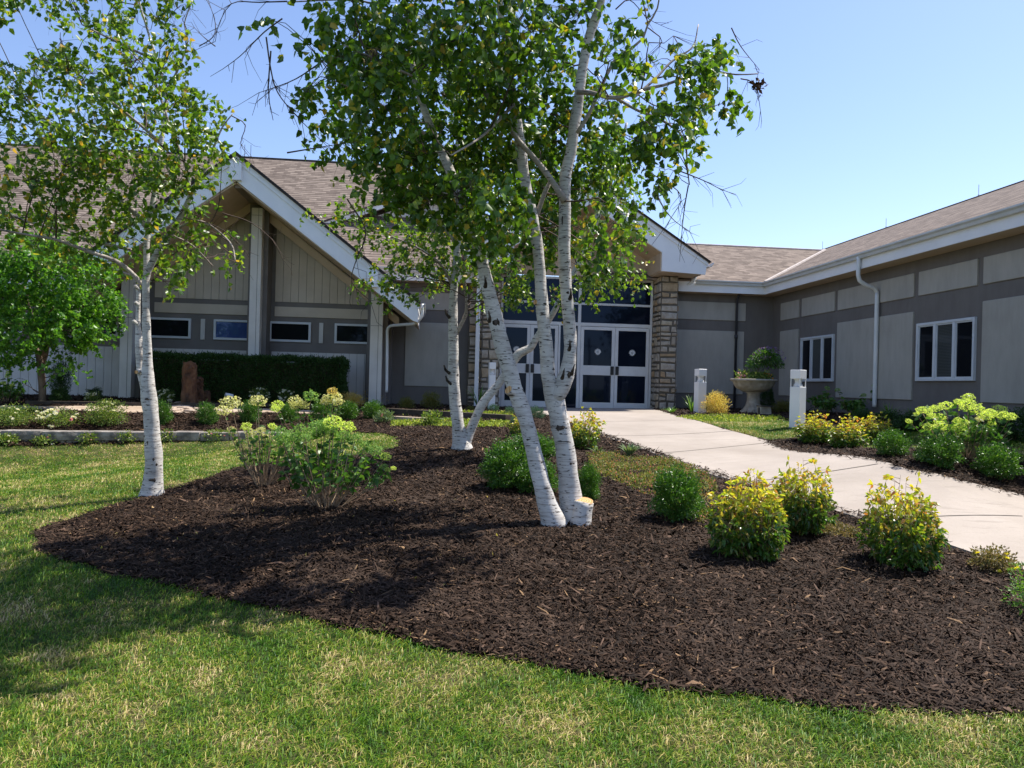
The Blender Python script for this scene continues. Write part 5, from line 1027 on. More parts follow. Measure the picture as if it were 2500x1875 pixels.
for pts, a, b_ in [([(345, 695, 12), (340, 688, 11), (318, 663, 10), (282, 637, 10), (231, 619, 9), (181, 601, 8), (137, 585, 7), (72, 574, 6), (0, 561, 5), (-70, 545, 3)], Y3 - .05, Y3 - .8),
      ([(362, 560, 12), (335, 525, 12), (309, 501, 12), (274, 470, 11), (235, 427, 9), (208, 403, 8), (176, 360, 7), (120, 300, 5), (60, 240, 4)], Y3, Y3 + .5),
      ([(320, 610, 7), (253, 594, 8), (174, 572, 7), (108, 551, 6), (54, 536, 5), (-20, 500, 4)], Y3 + .1, Y3 + .4), ([(462, 474, 10), (456, 411, 9), (439, 368, 8), (419, 321, 7), (396, 251, 6), (376, 188, 4)], Y3 - .2, Y3 - .3),
      ([(403, 227, 6), (435, 168, 5), (458, 102, 4), (450, 59, 3), (470, 0, 3)], Y3, Y3 - .2), ([(384, 149, 6), (300, 110, 5), (200, 60, 3)], Y3 + .1, Y3 - .3), ([(395, 350, 7), (300, 270, 6), (200, 200, 5), (100, 140, 3)], Y3 + .1, Y3 - .4), ([(425, 560, 7), (490, 540, 5), (560, 590, 4), (575, 640, 3)], Y3 - .2, Y3 - .6), ([(416, 572, 5), (470, 600, 4), (520, 650, 3)], Y3 - .2, Y3 + .2)]: nodes.append(limb(tm, pts, a, b_, n=7))
tm.build('limbs', MAT['limb'], T3, smooth=True); nodes = np.concatenate(nodes)
for px in (340, 359):
    i_ = int(np.argmin(abs(PC[:, 2] - on(px, 907, 1, Y3)[2]))); q = on(px, 907, 1, Y3 - .07); stub(T3, q, (.1 * (px - 350) / 10 - .1, -1, -.12), .022, .05)
for (px, py, dx) in [(331, 790, -1), (352, 820, .5), (336, 745, -1), (333, 705, -.6)]:
    q = on(px + 3, py, 1, Y3 - .08); m = MB(); m.tube([q, q + np.array([.03 * dx, -.03, .03])], [.02, .015], 7); m.build('broken_twig', MAT['birch'], T3)
blobs = [(130, 20, 25, 22, .6), (240, 50, 60, 45, .8), (200, 60, 40, 25, .6), (330, 30, 45, 40, .7), (395, 40, 30, 50, .55), (150, 95, 35, 25, .6), (110, 160, 60, 40, .8), (30, 190, 60, 55, .85), (190, 160, 80, 55, .8), (290, 140, 70, 70, .8), (370, 110, 40, 45, .6), (375, 200, 60, 65, .8), (60, 280, 85, 65, .8), (170, 260, 90, 75, .8), (280, 250, 85, 75, .8), (440, 260, 50, 60, .7), (400, 300, 65, 60, .75), (465, 330, 35, 50, .6), (60, 390, 85, 65, .8), (170, 370, 90, 70, .9), (280, 370, 90, 75, .9), (380, 390, 65, 60, .8), (60, 480, 80, 45, .75), (160, 480, 85, 45, .8), (270, 480, 70, 50, .8), (360, 480, 65, 55, .75), (430, 500, 50, 50, .5), (340, 560, 55, 40, .7), (415, 570, 45, 35, .6), (495, 540, 22, 45, .65), (385, 620, 20, 22, .5), (130, 540, 60, 30, .5), (240, 550, 50, 30, .6), (450, 455, 50, 30, .45)]
top3 = [(100, -60, 120, 60, .5), (280, -80, 120, 80, .6), (420, -90, 60, 60, .3), (240, -230, 130, 90, .5), (-60, 40, 60, 90, .5), (-120, 250, 80, 120, .6), (-120, 450, 90, 90, .6), (-60, -150, 120, 100, .5)]
bare = [([(560, 250), (575, 200), (600, 250), (610, 320)][:0] or [(500, 250), (530, 270), (520, 310), (540, 340)], Y3 - .4), ([(430, 100), (460, 80), (465, 50), (450, 0)], Y3 - .2), ([(465, 100), (440, 80), (420, 60)], Y3 - .2), ([(400, 470), (470, 490), (520, 530), (540, 560)], Y3 - .5), ([(480, 460), (540, 480), (590, 520), (610, 560)], Y3 - .5), ([(350, 60), (380, 20), (400, 10), (420, 30)], Y3), ([(455, 340), (490, 330), (520, 350)], Y3 - .4)]
crown(T3, blobs + top3, nodes, MAT['birchleaf2'], yb=Y3 - .1, ythick=1.3, leaf_density=1.15, leaf=.062, bare=bare, per=9, droop=.6)
# leaves of an overhead limb in the top left corner
b0 = on(-40, -20, 1, 6.0); T = empty('overhead_branch', b0, 'few dark leaves of an overhanging branch in the top left corner of the sky', 'branch')
A_, B_, C_, D_ = [], [], [], []
for (x, y, r_) in [(20, 8, .035), (45, 0, .035), (60, 2, .03), (3, 45, .03), (2, 55, .02)]:
    c_ = on(x, y, 1, 6.0); n_ = 14; A_.append(c_ + rng.normal(0, r_, (n_, 3))); B_.append(unit(rdir(n_) + [0, 0, -.7]))
V, Tt = leaves(np.concatenate(A_), np.concatenate(B_), .055, .038, shape=6); mk('leaves', V, Tt, MAT['birchleaf'], T)
m = MB(); m.tube([on(-60, -60, 1, 6), on(0, -10, 1, 6), on(20, 0, 1, 6), on(45, -5, 1, 6), on(62, 4, 1, 6)], .003, 4); m.tube([on(-60, -60, 1, 6), on(-10, 20, 1, 6), on(2, 45, 1, 6)], .003, 4); m.build('twig', MAT['twig'], T)

# ---- ornamental tree on the left
b0 = G(104, 984); b0 = np.array([b0[0], b0[1], b0[2]]); Y4 = b0[1]
T4 = empty('small_tree', b0, 'small bright green spreading tree before the pale siding at the far left', 'tree')
tm = MB(); nodes = []
for pts, a, b_ in [([(104, 985, 17), (103, 940, 16), (98, 890, 15), (93, 865, 13), (75, 820, 8), (50, 790, 6), (20, 740, 4)], Y4, Y4 - .4), ([(100, 900, 13), (112, 860, 12), (118, 820, 9), (125, 770, 7), (130, 700, 5), (120, 630, 3)], Y4, Y4), ([(95, 870, 9), (92, 830, 8), (80, 780, 6), (60, 700, 4)], Y4, Y4 + .4), ([(115, 850, 8), (150, 800, 6), (200, 750, 4), (240, 720, 3)], Y4, Y4 - .3), ([(104, 880, 8), (108, 800, 6), (150, 700, 4)], Y4, Y4 - .6)]: nodes.append(limb(tm, pts, a, b_, n=8))
tm.build('trunk', MAT['bark'], T4, smooth=True); nodes = np.concatenate(nodes)
blobs = [(40, 610, 60, 40), (120, 570, 70, 40), (190, 590, 55, 40), (60, 660, 80, 45), (160, 650, 70, 45), (230, 660, 40, 25), (50, 720, 70, 40), (140, 710, 60, 40), (190, 720, 50, 25), (20, 770, 60, 30, .8), (160, 760, 40, 18, .6), (-20, 640, 60, 70), (30, 560, 60, 40), (120, 530, 50, 30), (90, 790, 30, 12, .4), (-60, 560, 60, 60), (240, 640, 20, 18), (60, 520, 50, 30, .6), (30, 830, 40, 14, .3), (150, 800, 50, 16, .35), (210, 690, 50, 30, .7)]
crown(T4, blobs, nodes, MAT['ornleaf'], yb=Y4 - .5, ythick=1.3, leaf=.08, leaf_density=2.5, per=12, twig=.18, droop=.45, shape=4)

# ================================================================== SHRUBS
def foliage_ball(n_, rx_, rz_, leaf, wid, seed, shell=.45, bumps=.12, up=.3, zc=.55):
    g_ = np.random.default_rng(seed); v = unit(g_.normal(size=(n_, 3))); bump = 1 + bumps * np.sin(v[:, 0] * 5 + seed) * np.sin(v[:, 1] * 6 + 1) + bumps * np.sin(v[:, 2] * 7 + v[:, 0] * 4) + g_.normal(0, .05, n_)
    r_ = (1 - shell * g_.uniform(0, 1, n_) ** 1.5) * bump; P = v * r_[:, None] * [rx_, rx_, rz_]; P[:, 2] += rz_ * zc * 1.6; P[:, 2] = np.abs(P[:, 2]) + .01
    d = unit(v + np.array([0, 0, up]) + g_.normal(0, .6, (n_, 3))); return P, d, g_.uniform(.7, 1.2, n_) * leaf, g_.uniform(.8, 1.1, n_) * wid
def shrub_proto(name, label, cat_, group, n_, leaf, wid, mat, seed, rx_=.5, rz_=.5, sprigs=0, **kw):
    t = empty(name, (0, 0, 0), label, cat_, group); P, d, L, W_ = foliage_ball(n_, rx_, rz_, leaf, wid, seed, **kw)
    parts = [leaves(P, d, L, W_, fold=.2)]
    if sprigs:
        g_ = np.random.default_rng(seed + 1); v = unit(g_.normal(size=(sprigs, 3)) + [0, 0, .9]); s0 = v * [rx_ * .9, rx_ * .9, rz_ * .95] + [0, 0, rz_ * .85]
        for i in range(sprigs):
            k = 9; tt_ = np.linspace(0, 1, k)[:, None]; dd_ = unit(v[i] + [0, 0, .8]); pp = s0[i] + dd_ * tt_ * .22 * g_.uniform(.3, 1.4); parts.append(leaves(pp, unit(dd_ * .6 + g_.normal(0, .7, (k, 3))), leaf, wid))
    V, T = cat(parts); mk('foliage', V, T, mat, t)
    g_ = np.random.default_rng(seed + 2); ns = 14; a = g_.uniform(0, 6.28, ns); A_ = np.column_stack([np.cos(a) * .04, np.sin(a) * .04, np.full(ns, -.03)]); B_ = np.column_stack([np.cos(a) * rx_ * .6, np.sin(a) * rx_ * .6, g_.uniform(.5, 1.2, ns) * rz_])
    V, T = sticks(A_, B_, .008, .003); mk('stems', V, T, MAT['stem'], t); return t
used = set()
def place(proto, px, py, wpx, hpx, label, w0, h0, group=None, rz=None):
    p = G(px, py); d = (p - [0, 0, H]) @ CM[:, 1]
    if proto.name in used: o = copy_tree(proto)
    else: o = proto; used.add(proto.name)
    o.location = tuple(p); sx = wpx / F * d / w0; o.scale = (sx, sx, hpx / F * d / h0); o.rotation_euler = (0, 0, rng.uniform(0, 6.28) if rz is None else rz); o['label'] = label
    if group: o['group'] = group
    return o
gB = 'clipped green boxwood shrubs'
bxn = shrub_proto('boxwood_shrub', 'x', 'shrub', gB, 8000, .062, .030, MAT['box'], 21, sprigs=150, bumps=.22, shell=.6)     # near one
bxf = shrub_proto('boxwood_shrub', 'x', 'shrub', gB, 4600, .07, .036, MAT['box'], 22, sprigs=80, bumps=.22, shell=.6)
W0, H0 = 1.22, 1.16
place(bxn, 1652, 1272, 132, 140, 'dense round green boxwood between the birch stump and the yellow bushes', W0, H0)
place(bxn, 1240, 1195, 140, 128, 'bright green boxwood just left of the leaning front birch trunk', W0, H0)
place(bxn, 1310, 1205, 110, 92, 'dark green boxwood tucked behind the two front birch trunks', W0, H0)
place(bxn, 1436, 1226, 60, 100, 'narrow green boxwood right behind the sawn birch stump', W0, H0)
place(bxn, 1300, 1118, 130, 66, 'boxwood between the leaning birch and the forked birch, behind the other boxwoods', W0, H0)
place(bxf, 505, 1036, 58, 58, 'round boxwood in the upper bed just right of the river stones', W0, H0)
place(bxf, 398, 1036, 48, 62, 'boxwood with white flowers above it, right beside the left birch trunk', W0, H0)
place(bxf, 610, 1033, 56, 60, 'boxwood in the upper bed below the first pale hydrangea heads', W0, H0)
place(bxf, 703, 1033, 56, 52, 'boxwood in the upper bed, third from the river stones', W0, H0)
place(bxf, 785, 1030, 60, 58, 'boxwood in the upper bed left of the two paired round ones', W0, H0)
place(bxf, 850, 1027, 56, 52, 'left one of the two paired round boxwoods below the golden spirea', W0, H0)
place(bxf, 910, 1024, 56, 50, 'right one of the two paired round boxwoods below the golden spirea', W0, H0)
place(bxf, 2176, 1116, 84, 72, 'boxwood on the right bed at the end of the row of golden nandinas', W0, H0)
place(bxf, 2292, 1140, 112, 84, 'wide boxwood in front of the lime hydrangea beside the walkway', W0, H0)
place(bxf, 2432, 1170, 108, 92, 'boxwood nearest the right picture edge beside the walkway', W0, H0)
# low dark hedge and dark shrubs by the walls
gD = 'dark shrubs against the building walls'
dk = shrub_proto('dark_shrub', 'x', 'shrub', gD, 4500, .07, .034, MAT['yew'], 31, bumps=.2)
for (px, py, w_, h_, lb_) in [(230, 978, 44, 36, 'small round dark shrub against the pale siding at the far left'), (146, 985, 50, 48, 'low dark shrub at the foot of the tall feathery conifer'), (1683, 992, 44, 70, 'dark upright yew left of the far bollard, against the back wall'), (1752, 992, 46, 72, 'dark upright yew between the far bollard and the urn'), (1805, 1000, 50, 74, 'dark yew immediately left of the urn pedestal'), (1872, 1002, 52, 60, 'dark yew immediately right of the urn pedestal'),
                                (2105, 1040, 60, 46, 'dark clipped shrub behind the golden nandinas, by the white downspout'), (2165, 1046, 90, 50, 'dark clipped shrub right of the white downspout foot'), (2240, 1056, 110, 56, 'dark low shrub under the nearer triple window'), (2480, 1080, 120, 90, 'dark shrub behind the lime hydrangea at the right picture edge'), (990, 960, 40, 70, 'dark green upright shrub left of the V-shaped birch'), (2380, 1062, 150, 50, 'dark shrub row behind the lime hydrangea')]:
    place(dk, px, py, w_, h_, lb_, W0, H0)
ol = shrub_proto('fine_leaved_shrub', 'x', 'shrub', 'fine leaved olive shrubs', 4500, .06, .024, MAT['spirea'], 41, bumps=.2, shell=.7, sprigs=60, up=1.0)
for (px, py, w_, h_, lb_) in [(992, 1000, 46, 34, 'fine olive shrub in the shade left of the V-shaped birch'), (1052, 1000, 56, 48, 'taller fine olive shrub just left of the V-shaped birch trunk'), (1912, 1010, 60, 36, 'dull olive shrub in the shade right of the urn'), (960, 985, 40, 36, 'olive shrub at the foot of the gable wing downspout'), (1145, 990, 30, 50, 'thin olive shrub right behind the V-shaped birch'), (1148, 1004, 28, 14, 'tiny yellowish shrub right of the V-shaped birch')]:
    place(ol, px, py, w_, h_, lb_, W0, H0)
gs = shrub_proto('golden_spirea', 'x', 'shrub', 'golden spirea shrubs', 4500, .06, .028, MAT['gold'], 43, bumps=.25, shell=.7, sprigs=80, up=1.2)
for (px, py, w_, h_, lb_) in [(858, 996, 66, 42, 'golden spirea below the corner of the hedge'), (912, 992, 60, 44, 'golden spirea beside the white column foot of the gable wing'), (820, 972, 40, 34, 'small golden spirea highest against the end of the clipped hedge'), (1747, 1014, 66, 62, 'pale golden fine-leaved shrub right of the far bollard light')]:
    place(gs, px, py, w_, h_, lb_, W0, H0)
jn = shrub_proto('juniper_shrub', 'x', 'shrub', 'blue green junipers', 4500, .06, .024, MAT['juniper'], 45, bumps=.2, sprigs=40)
for (px, py, w_, h_, lb_) in [(1205, 1006, 30, 22, 'small blue green juniper under the bollard by the doors'), (1245, 1014, 30, 24, 'small blue green juniper left of the leaning birch'), (1310, 1024, 44, 36, 'blue green juniper seen between the two front birch trunks'), (1262, 1044, 40, 34, 'blue green juniper directly behind the leaning birch trunk')]:
    place(jn, px, py, w_, h_, lb_, W0, H0)
cf = shrub_proto('feathery_conifer', 'x', 'conifer', None, 5200, .09, .012, MAT['yew'], 47, rx_=.5, rz_=.5, shell=.9, sprigs=80, up=1.4)
place(cf, 146, 972, 58, 104, 'tall dark feathery conifer right of the small bright green tree', W0, H0)

# clipped hedge
a_ = G(345, 985); b_ = G(838, 992); hy = 18.15
hl = on(372, 870, 1, hy); hr = on(838, 884, 1, hy); zb = .75; ztp = on(700, 874, 1, hy)[2]; xl, xr = on(352, 870, 1, hy)[0], hr[0]
T = empty('clipped_hedge', ((xl + xr) / 2, hy + .3, zb), 'long dark clipped box-shaped hedge in front of the left gable wing', 'hedge')
n_ = 60000; u = rng.uniform(0, 1, (n_, 3)); fc = rng.uniform(0, 1, n_); P = np.column_stack([xl + (xr - xl) * u[:, 0], hy + .62 * u[:, 1], zb + (ztp - zb) * u[:, 2]]); nn_ = np.zeros((n_, 3))
s0 = fc < .55; P[s0, 1] = hy; nn_[s0, 1] = -1; s1 = (fc >= .55) & (fc < .85); P[s1, 2] = ztp; nn_[s1, 2] = 1; s2 = fc >= .85; P[s2, 0] = xr; nn_[s2, 0] = 1
off = rng.normal(-.03, .035, n_) + .03 * np.sin(P[:, 0] * 7) * np.sin(P[:, 2] * 9 + P[:, 0] * 3); P += nn_ * off[:, None]
rr_ = .1; cdist = np.maximum(0, P[:, 2] - (ztp - rr_)) + np.maximum(0, (hy + rr_) - P[:, 1]); P[:, 1] += np.where((P[:, 2] > ztp - rr_) & s0, (P[:, 2] - (ztp - rr_)) * .4, 0)
V, Tt = leaves(P, unit(nn_ + rng.normal(0, .7, (n_, 3))), rng.uniform(.7, 1.2, n_) * .05, .022); mk('foliage', V, Tt, MAT['yew'], T)
m = MB(); m.box(xl + .1, xr - .1, hy + .1, hy + .55, zb - .1, ztp - .1); m.build('inner_branches', MAT['twig'], T)

# nandina (yellow topped)
gN = 'yellow topped nandina bushes beside the walkway'
def nandina_proto(seed, n_st=64, n_leaf=25, leaf=.066):
    t = empty('nandina_bush', (0, 0, 0), 'x', 'shrub', gN); g_ = np.random.default_rng(seed); LP, LD, LL, LW, SA, SB = [], [], [], [], [], []
    for i in range(n_st):
        a = g_.uniform(0, 6.28); r_ = .30 * math.sqrt(g_.uniform(0, 1)); top_ = np.array([math.cos(a) * r_ * 1.15, math.sin(a) * r_ * 1.25, (.83 - .42 * (r_ / .3) ** 2) * g_.uniform(.62, 1.08) * (1.12 if g_.uniform() < .15 else 1)]); bs = np.array([math.cos(a) * r_ * .35, math.sin(a) * r_ * .35, -.02])
        mid = (bs + top_) / 2 + np.array([math.cos(a), math.sin(a), 0]) * .05; SA += [bs, mid]; SB += [mid, top_]
        for k in range(n_leaf):
            f = g_.uniform(.12, 1.0); p = bs + (mid - bs) * f * 2 if f < .5 else mid + (top_ - mid) * (f * 2 - 1); out = unit(np.array([math.cos(a), math.sin(a), 0]) * .8 + g_.normal(0, .8, 3) + [0, 0, .25]); pet = p + out * g_.uniform(.03, .13); SA.append(p); SB.append(pet)
            for q in range(3): LP.append(pet + g_.normal(0, .008, 3)); LD.append(unit(out * .9 + g_.normal(0, .6, 3) + [0, 0, -.25])); LL.append(g_.uniform(.7, 1.25) * leaf); LW.append(g_.uniform(.40, .58) * leaf)
    V, T = leaves(np.array(LP), np.array(LD), np.array(LL), np.array(LW), fold=.18, droop=.15, shape=6); mk('foliage', V, T, MAT['nandina'], t)
    V, T = sticks(np.array(SA), np.array(SB), .003, .0018); mk('stems', V, T, MAT['stem'], t); return t
n1, n2 = nandina_proto(51), nandina_proto(52, 50, 22); WN, HN = .80, .86
place(n1, 1822, 1362, 176, 214, 'big rounded nandina, green below and yellow on top, nearest the middle of the mulch', WN, HN)
place(n2, 1950, 1304, 150, 196, 'nandina with orange-yellow tips standing behind and right of the biggest one', WN, HN)
place(n2, 2200, 1384, 176, 236, 'tall yellow green nandina by itself, closest to the walkway edge at the right', WN, HN)
n3 = nandina_proto(53, 30, 20, .075)
place(n3, 1987, 1082, 96, 74, 'golden nandina at the foot of the nearest bollard light', WN, HN)
place(n3, 2068, 1096, 100, 80, 'middle golden nandina of the row right of the nearest bollard light', WN, HN)
place(n3, 2142, 1084, 84, 72, 'golden nandina at the right end of the row, touching a green boxwood', WN, HN)
place(n3, 1425, 1098, 96, 96, 'yellow nandina right behind the forked front birch trunk', WN, HN)
place(n3, 1268, 1070, 50, 60, 'yellow green nandina just left of the leaning birch, mostly hidden', WN, HN)

# hydrangeas
def hydrangea(px, py, wpx, hpx, heads, mats, label, nstem=26, leafn=9, leafs=.085, headr=.06, seed=1, ydev=.25, stemm='stem', stemr=.0035):
    b = G(px, py); t = empty('hydrangea_bush', b, label, 'hydrangea', 'hydrangea bushes'); g_ = np.random.default_rng(seed); d = (b - [0, 0, H]) @ CM[:, 1]; k = d / F; SA, SB, LP, LD, LL, LW = [], [], [], [], [], []; protos = {}
    tips = []
    for (hx, hy_, hr, mt) in heads:
        y = b[1] + g_.uniform(-ydev, ydev); c = on(hx, hy_, 1, y); rr = hr * k * (1.15 if mt == 'lime' and px > 2000 else 1.0)
        if mt not in protos:
            nf = 260; v = unit(g_.normal(size=(nf, 3))); P = v * [1, 1, .8] * g_.uniform(.8, 1.08, (nf, 1)); P *= (1 + .25 * np.sin(v[:, :1] * 6) * np.sin(v[:, 2:] * 5 + v[:, 1:2] * 4)); keep = P[:, 2] > -.65; P = P[keep]; v = v[keep]; tq = unit(np.cross(v, g_.normal(size=v.shape)))
            V, T = leaves(P - tq * .12, unit(tq + v * .3), .26, .22, fold=.15); o = mk('flower_head', V, T, MAT[mt], t, local=True); protos[mt] = o
        else: o = protos[mt].copy(); COL.objects.link(o)
        if 'label' in o: pass
        o.parent = t; o.location = tuple(c - b); o.scale = (rr, rr, rr * .9); o.rotation_euler = (g_.uniform(-.3, .3), g_.uniform(-.3, .3), g_.uniform(0, 6)); tips.append(c)
    for i in range(nstem):
        a = g_.uniform(0, 6.28); r_ = math.sqrt(g_.uniform(0, 1)); tips.append(b + np.array([math.cos(a) * r_ * wpx * .46 * k, math.sin(a) * r_ * wpx * .40 * k, hpx * k * g_.uniform(.55, .92) * (1 - .25 * r_)]))
    for c in tips:
        s_ = b + np.array([(c[0] - b[0]) * .16 + g_.normal(0, .012), (c[1] - b[1]) * .16 + g_.normal(0, .012), -.02]); mid = (s_ + c) / 2 + np.array([(c[0] - b[0]) * .12, (c[1] - b[1]) * .12, .02]) + g_.normal(0, .012, 3)
        SA += [s_, (s_ + mid) / 2 + g_.normal(0, .006, 3), mid]; SB += [SA[-2], mid, c]
        for _ in range(leafn):
            f = g_.uniform(.40, 1) ** .8 ; p = mid + (c - mid) * (f * 2 - 1) if f > .5 else s_ + (mid - s_) * f * 2; o_ = unit(g_.normal(0, 1, 3) * [1, 1, .45]); LP.append(p + o_ * .012); LD.append(unit(o_ + [0, 0, g_.uniform(-.4, .4)])); LL.append(leafs * g_.uniform(.6, 1.2)); LW.append(leafs * g_.uniform(.42, .58))
    V, T = leaves(np.array(LP), np.array(LD), np.array(LL), np.array(LW), fold=.12, droop=.12, shape=6); mk('foliage', V, T, MAT['hydleaf'], t)
    V, T = sticks(np.array(SA), np.array(SB), stemr, stemr * .75); mk('stems', V, T, MAT[stemm], t); return t
Zs = lambda x, y: (500 + x * .4724, 880 + y * .4724)
hd = [(*Zs(390, 380), 22, 'sage'), (*Zs(440, 405), 24, 'sage'), (*Zs(480, 395), 18, 'sage'), (*Zs(495, 357), 15, 'sage'), (*Zs(400, 415), 16, 'sage'), (*Zs(545, 385), 18, 'sage'), (*Zs(575, 345), 20, 'sage'), (*Zs(620, 330), 20, 'sage'), (*Zs(665, 320), 22, 'lime'), (*Zs(600, 370), 18, 'sage'), (*Zs(650, 355), 17, 'sage'), (*Zs(735, 345), 19, 'lime'), (*Zs(715, 385), 14, 'sage'), (*Zs(700, 410), 13, 'sage'), (*Zs(780, 400), 15, 'sage'), (*Zs(880, 465), 18, 'sage'), (*Zs(935, 497), 13, 'lime'), (*Zs(700, 480), 9, 'lime'), (*Zs(975, 557), 7, 'lime'), (*Zs(925, 550), 9, 'sage'), (*Zs(945, 565), 7, 'lime'), (*Zs(520, 400), 13, 'sage'), (*Zs(830, 440), 12, 'sage')]
hydrangea(795, 1243, 240, 200, hd, None, 'leafy green hydrangea with pale green heads and bare woody base in the mulch bed', nstem=42, leafn=10, leafs=.085, seed=61, stemr=.0055)
hd = [(*Zs(135, 220), 22, 'cream'), (*Zs(275, 210), 18, 'cream'), (*Zs(95, 260), 16, 'cream'), (*Zs(215, 340), 12, 'lime'), (*Zs(255, 390), 19, 'cream'), (*Zs(140, 362), 11, 'cream'), (*Zs(172, 425), 13, 'cream'), (*Zs(325, 395), 12, 'cream'), (*Zs(350, 340), 10, 'lime'), (*Zs(290, 360), 10, 'cream'), (*Zs(225, 365), 12, 'cream')]
hydrangea(645, 1190, 190, 210, hd, None, 'sparse hydrangea with brown stems and creamy heads, left of the leafy green one', nstem=34, leafn=5, leafs=.075, seed=62, stemr=.005)
hd = [(*Zs(470, 212), 16, 'cream'), (*Zs(550, 185), 18, 'sage'), (*Zs(375, 230), 14, 'lime'), (*Zs(510, 230), 13, 'cream'), (*Zs(365, 250), 10, 'lime'), (*Zs(470, 235), 12, 'cream')]
hydrangea(742, 1085, 100, 110, hd, None, 'smaller hydrangea with pale heads behind, in front of the clipped hedge end', nstem=12, leafn=6, leafs=.08, seed=63)
hd = [(*Zs(640, 200), 17, 'cream'), (*Zs(675, 190), 15, 'cream'), (*Zs(660, 160), 12, 'gold'), (*Zs(620, 215), 11, 'cream'), (*Zs(690, 215), 12, 'cream')]
hydrangea(812, 1040, 60, 70, hd, None, 'hydrangea with creamy heads just under the golden spirea', nstem=8, leafn=5, leafs=.08, seed=64)
Zr = lambda x, y: (2200 + x * .2941, 920 + y * .2941)
hd = [(*Zr(165, 278), 10, 'lime'), (*Zr(225, 285), 9, 'lime'), (*Zr(280, 265), 11, 'lime'), (*Zr(365, 243), 12, 'lime'), (*Zr(470, 207), 8, 'lime'), (*Zr(555, 170), 11, 'lime'), (*Zr(550, 235), 15, 'lime'), (*Zr(620, 265), 15, 'lime'), (*Zr(65, 370), 7, 'lime'), (*Zr(225, 415), 10, 'lime'), (*Zr(325, 405), 13, 'lime'), (*Zr(325, 335), 11, 'lime'), (*Zr(255, 325), 8, 'lime'), (*Zr(465, 360), 8, 'lime'), (*Zr(525, 380), 9, 'lime'), (*Zr(480, 420), 13, 'lime'), (*Zr(430, 445), 10, 'lime'), (*Zr(700, 320), 13, 'lime'), (*Zr(745, 300), 11, 'lime'), (*Zr(820, 275), 14, 'lime'), (*Zr(850, 320), 12, 'lime'), (*Zr(910, 330), 11, 'lime'), (*Zr(755, 385), 7, 'lime'), (*Zr(675, 415), 8, 'cream'), (*Zr(380, 485), 12, 'lime'), (*Zr(645, 355), 9, 'cream'), (*Zr(600, 390), 8, 'cream'), (*Zr(130, 310), 6, 'lime')]
hydrangea(2360, 1122, 250, 120, hd, None, 'broad hydrangea covered in bright lime heads near the right picture edge', nstem=44, leafn=10, leafs=.09, seed=65, ydev=.5)
hd = [(18, 918, 7, 'lime'), (8, 935, 6, 'lime'), (20, 910, 6, 'lime'), (4, 955, 6, 'petaly'), (30, 940, 5, 'lime'), (-10, 925, 8, 'lime')]
hydrangea(15, 985, 90, 60, hd, None, 'lime headed hydrangea cut off by the left picture edge', nstem=22, leafn=9, leafs=.10, seed=66)
hd = [(2210, 950, 7, 'sage')]
hydrangea(2085, 1018, 60, 54, [(2045, 952, 6, 'sage'), (2137, 942, 7, 'sage'), (2108, 965, 6, 'sage')], None, 'shaded leafy hydrangea growing up around the foot of the white downspout', nstem=30, leafn=9, leafs=.12, seed=67)
hydrangea(2010, 1014, 76, 66, [(2020, 948, 6, 'sage')], None, 'shaded dark leafy hydrangea under the farther triple window', nstem=26, leafn=10, leafs=.12, seed=68)
hydrangea(1022, 985, 50, 70, [(1018, 916, 8, 'sage'), (1032, 930, 8, 'sage')], None, 'shaded leafy hydrangea against the dark wall left of the V-shaped birch', nstem=18, leafn=9, leafs=.12, seed=69)
hydrangea(2475, 1030, 60, 60, [(2470, 990, 9, 'sage')], None, 'shaded hydrangea against the right wall behind the lime headed one', nstem=14, leafn=9, leafs=.12, seed=70)

# rose bushes
def flowerbush(px, py, wpx, hpx, n_, nfl, mats, label, kind='rose_bush', cat_='rose bush', group='low rose bushes in the upper bed', mat='roseleaf', leaf=.035, seed=0, frad=.032):
    b = G(px, py); d = (b - [0, 0, H]) @ CM[:, 1]; k = d / F; t = empty(kind, b, label, cat_, group); rx_, rz_ = wpx * k / 2, hpx * k / 1.75
    P, dr, L, W_ = foliage_ball(n_, rx_, rz_, leaf, leaf * .55, seed, shell=.8, zc=.45); V, T = leaves(P + b, dr, L, W_); mk('foliage', V, T, MAT[mat], t); g_ = np.random.default_rng(seed + 5); pr_ = {}
    for i in range(nfl):
        mt = mats[i % len(mats)]; v = unit(g_.normal(size=3) + np.array([0, -.5, .7])); c = v * [rx_, rx_, rz_ * .95] + [0, 0, rz_ * .72]
        if mt not in pr_:
            q = []
            for lay, (nn__, rr, tl) in enumerate([(6, 1.0, .25), (5, .7, .7), (4, .45, 1.2)]):
                a = np.arange(nn__) * 2 * math.pi / nn__ + lay * .5; dd_ = np.column_stack([np.cos(a), np.sin(a), np.full(nn__, tl)]); q.append(leaves(np.zeros((nn__, 3)), dd_, rr, rr * .9, fold=.15, wide=.6))
            V, T = cat(q); o = mk('blossom', V, T, MAT[mt], t, local=True); pr_[mt] = o
        else: o = pr_[mt].copy(); COL.objects.link(o)
        o.parent = t; o.location = tuple(c); s = frad * g_.uniform(.7, 1.3); o.scale = (s, s, s); o.rotation_euler = (g_.uniform(-.6, .9), g_.uniform(-.6, .6), 0)
    return t
flowerbush(30, 1038, 120, 50, 2600, 12, ['petalw'], 'yellow green rose bush with few white blooms at the left picture edge', seed=71)
flowerbush(142, 1040, 90, 42, 1400, 26, ['petalw'] * 5 + ['petalp'], 'low rose bush thick with white blooms and one pink bloom', seed=72, frad=.045)
flowerbush(258, 1038, 94, 60, 3000, 12, ['petalw'], 'rounded yellow green rose bush left of the left birch trunk', seed=73)
flowerbush(226, 986, 36, 28, 500, 9, ['petalw'], 'small white blooming rose behind the rounded yellow green one', seed=74, frad=.045)
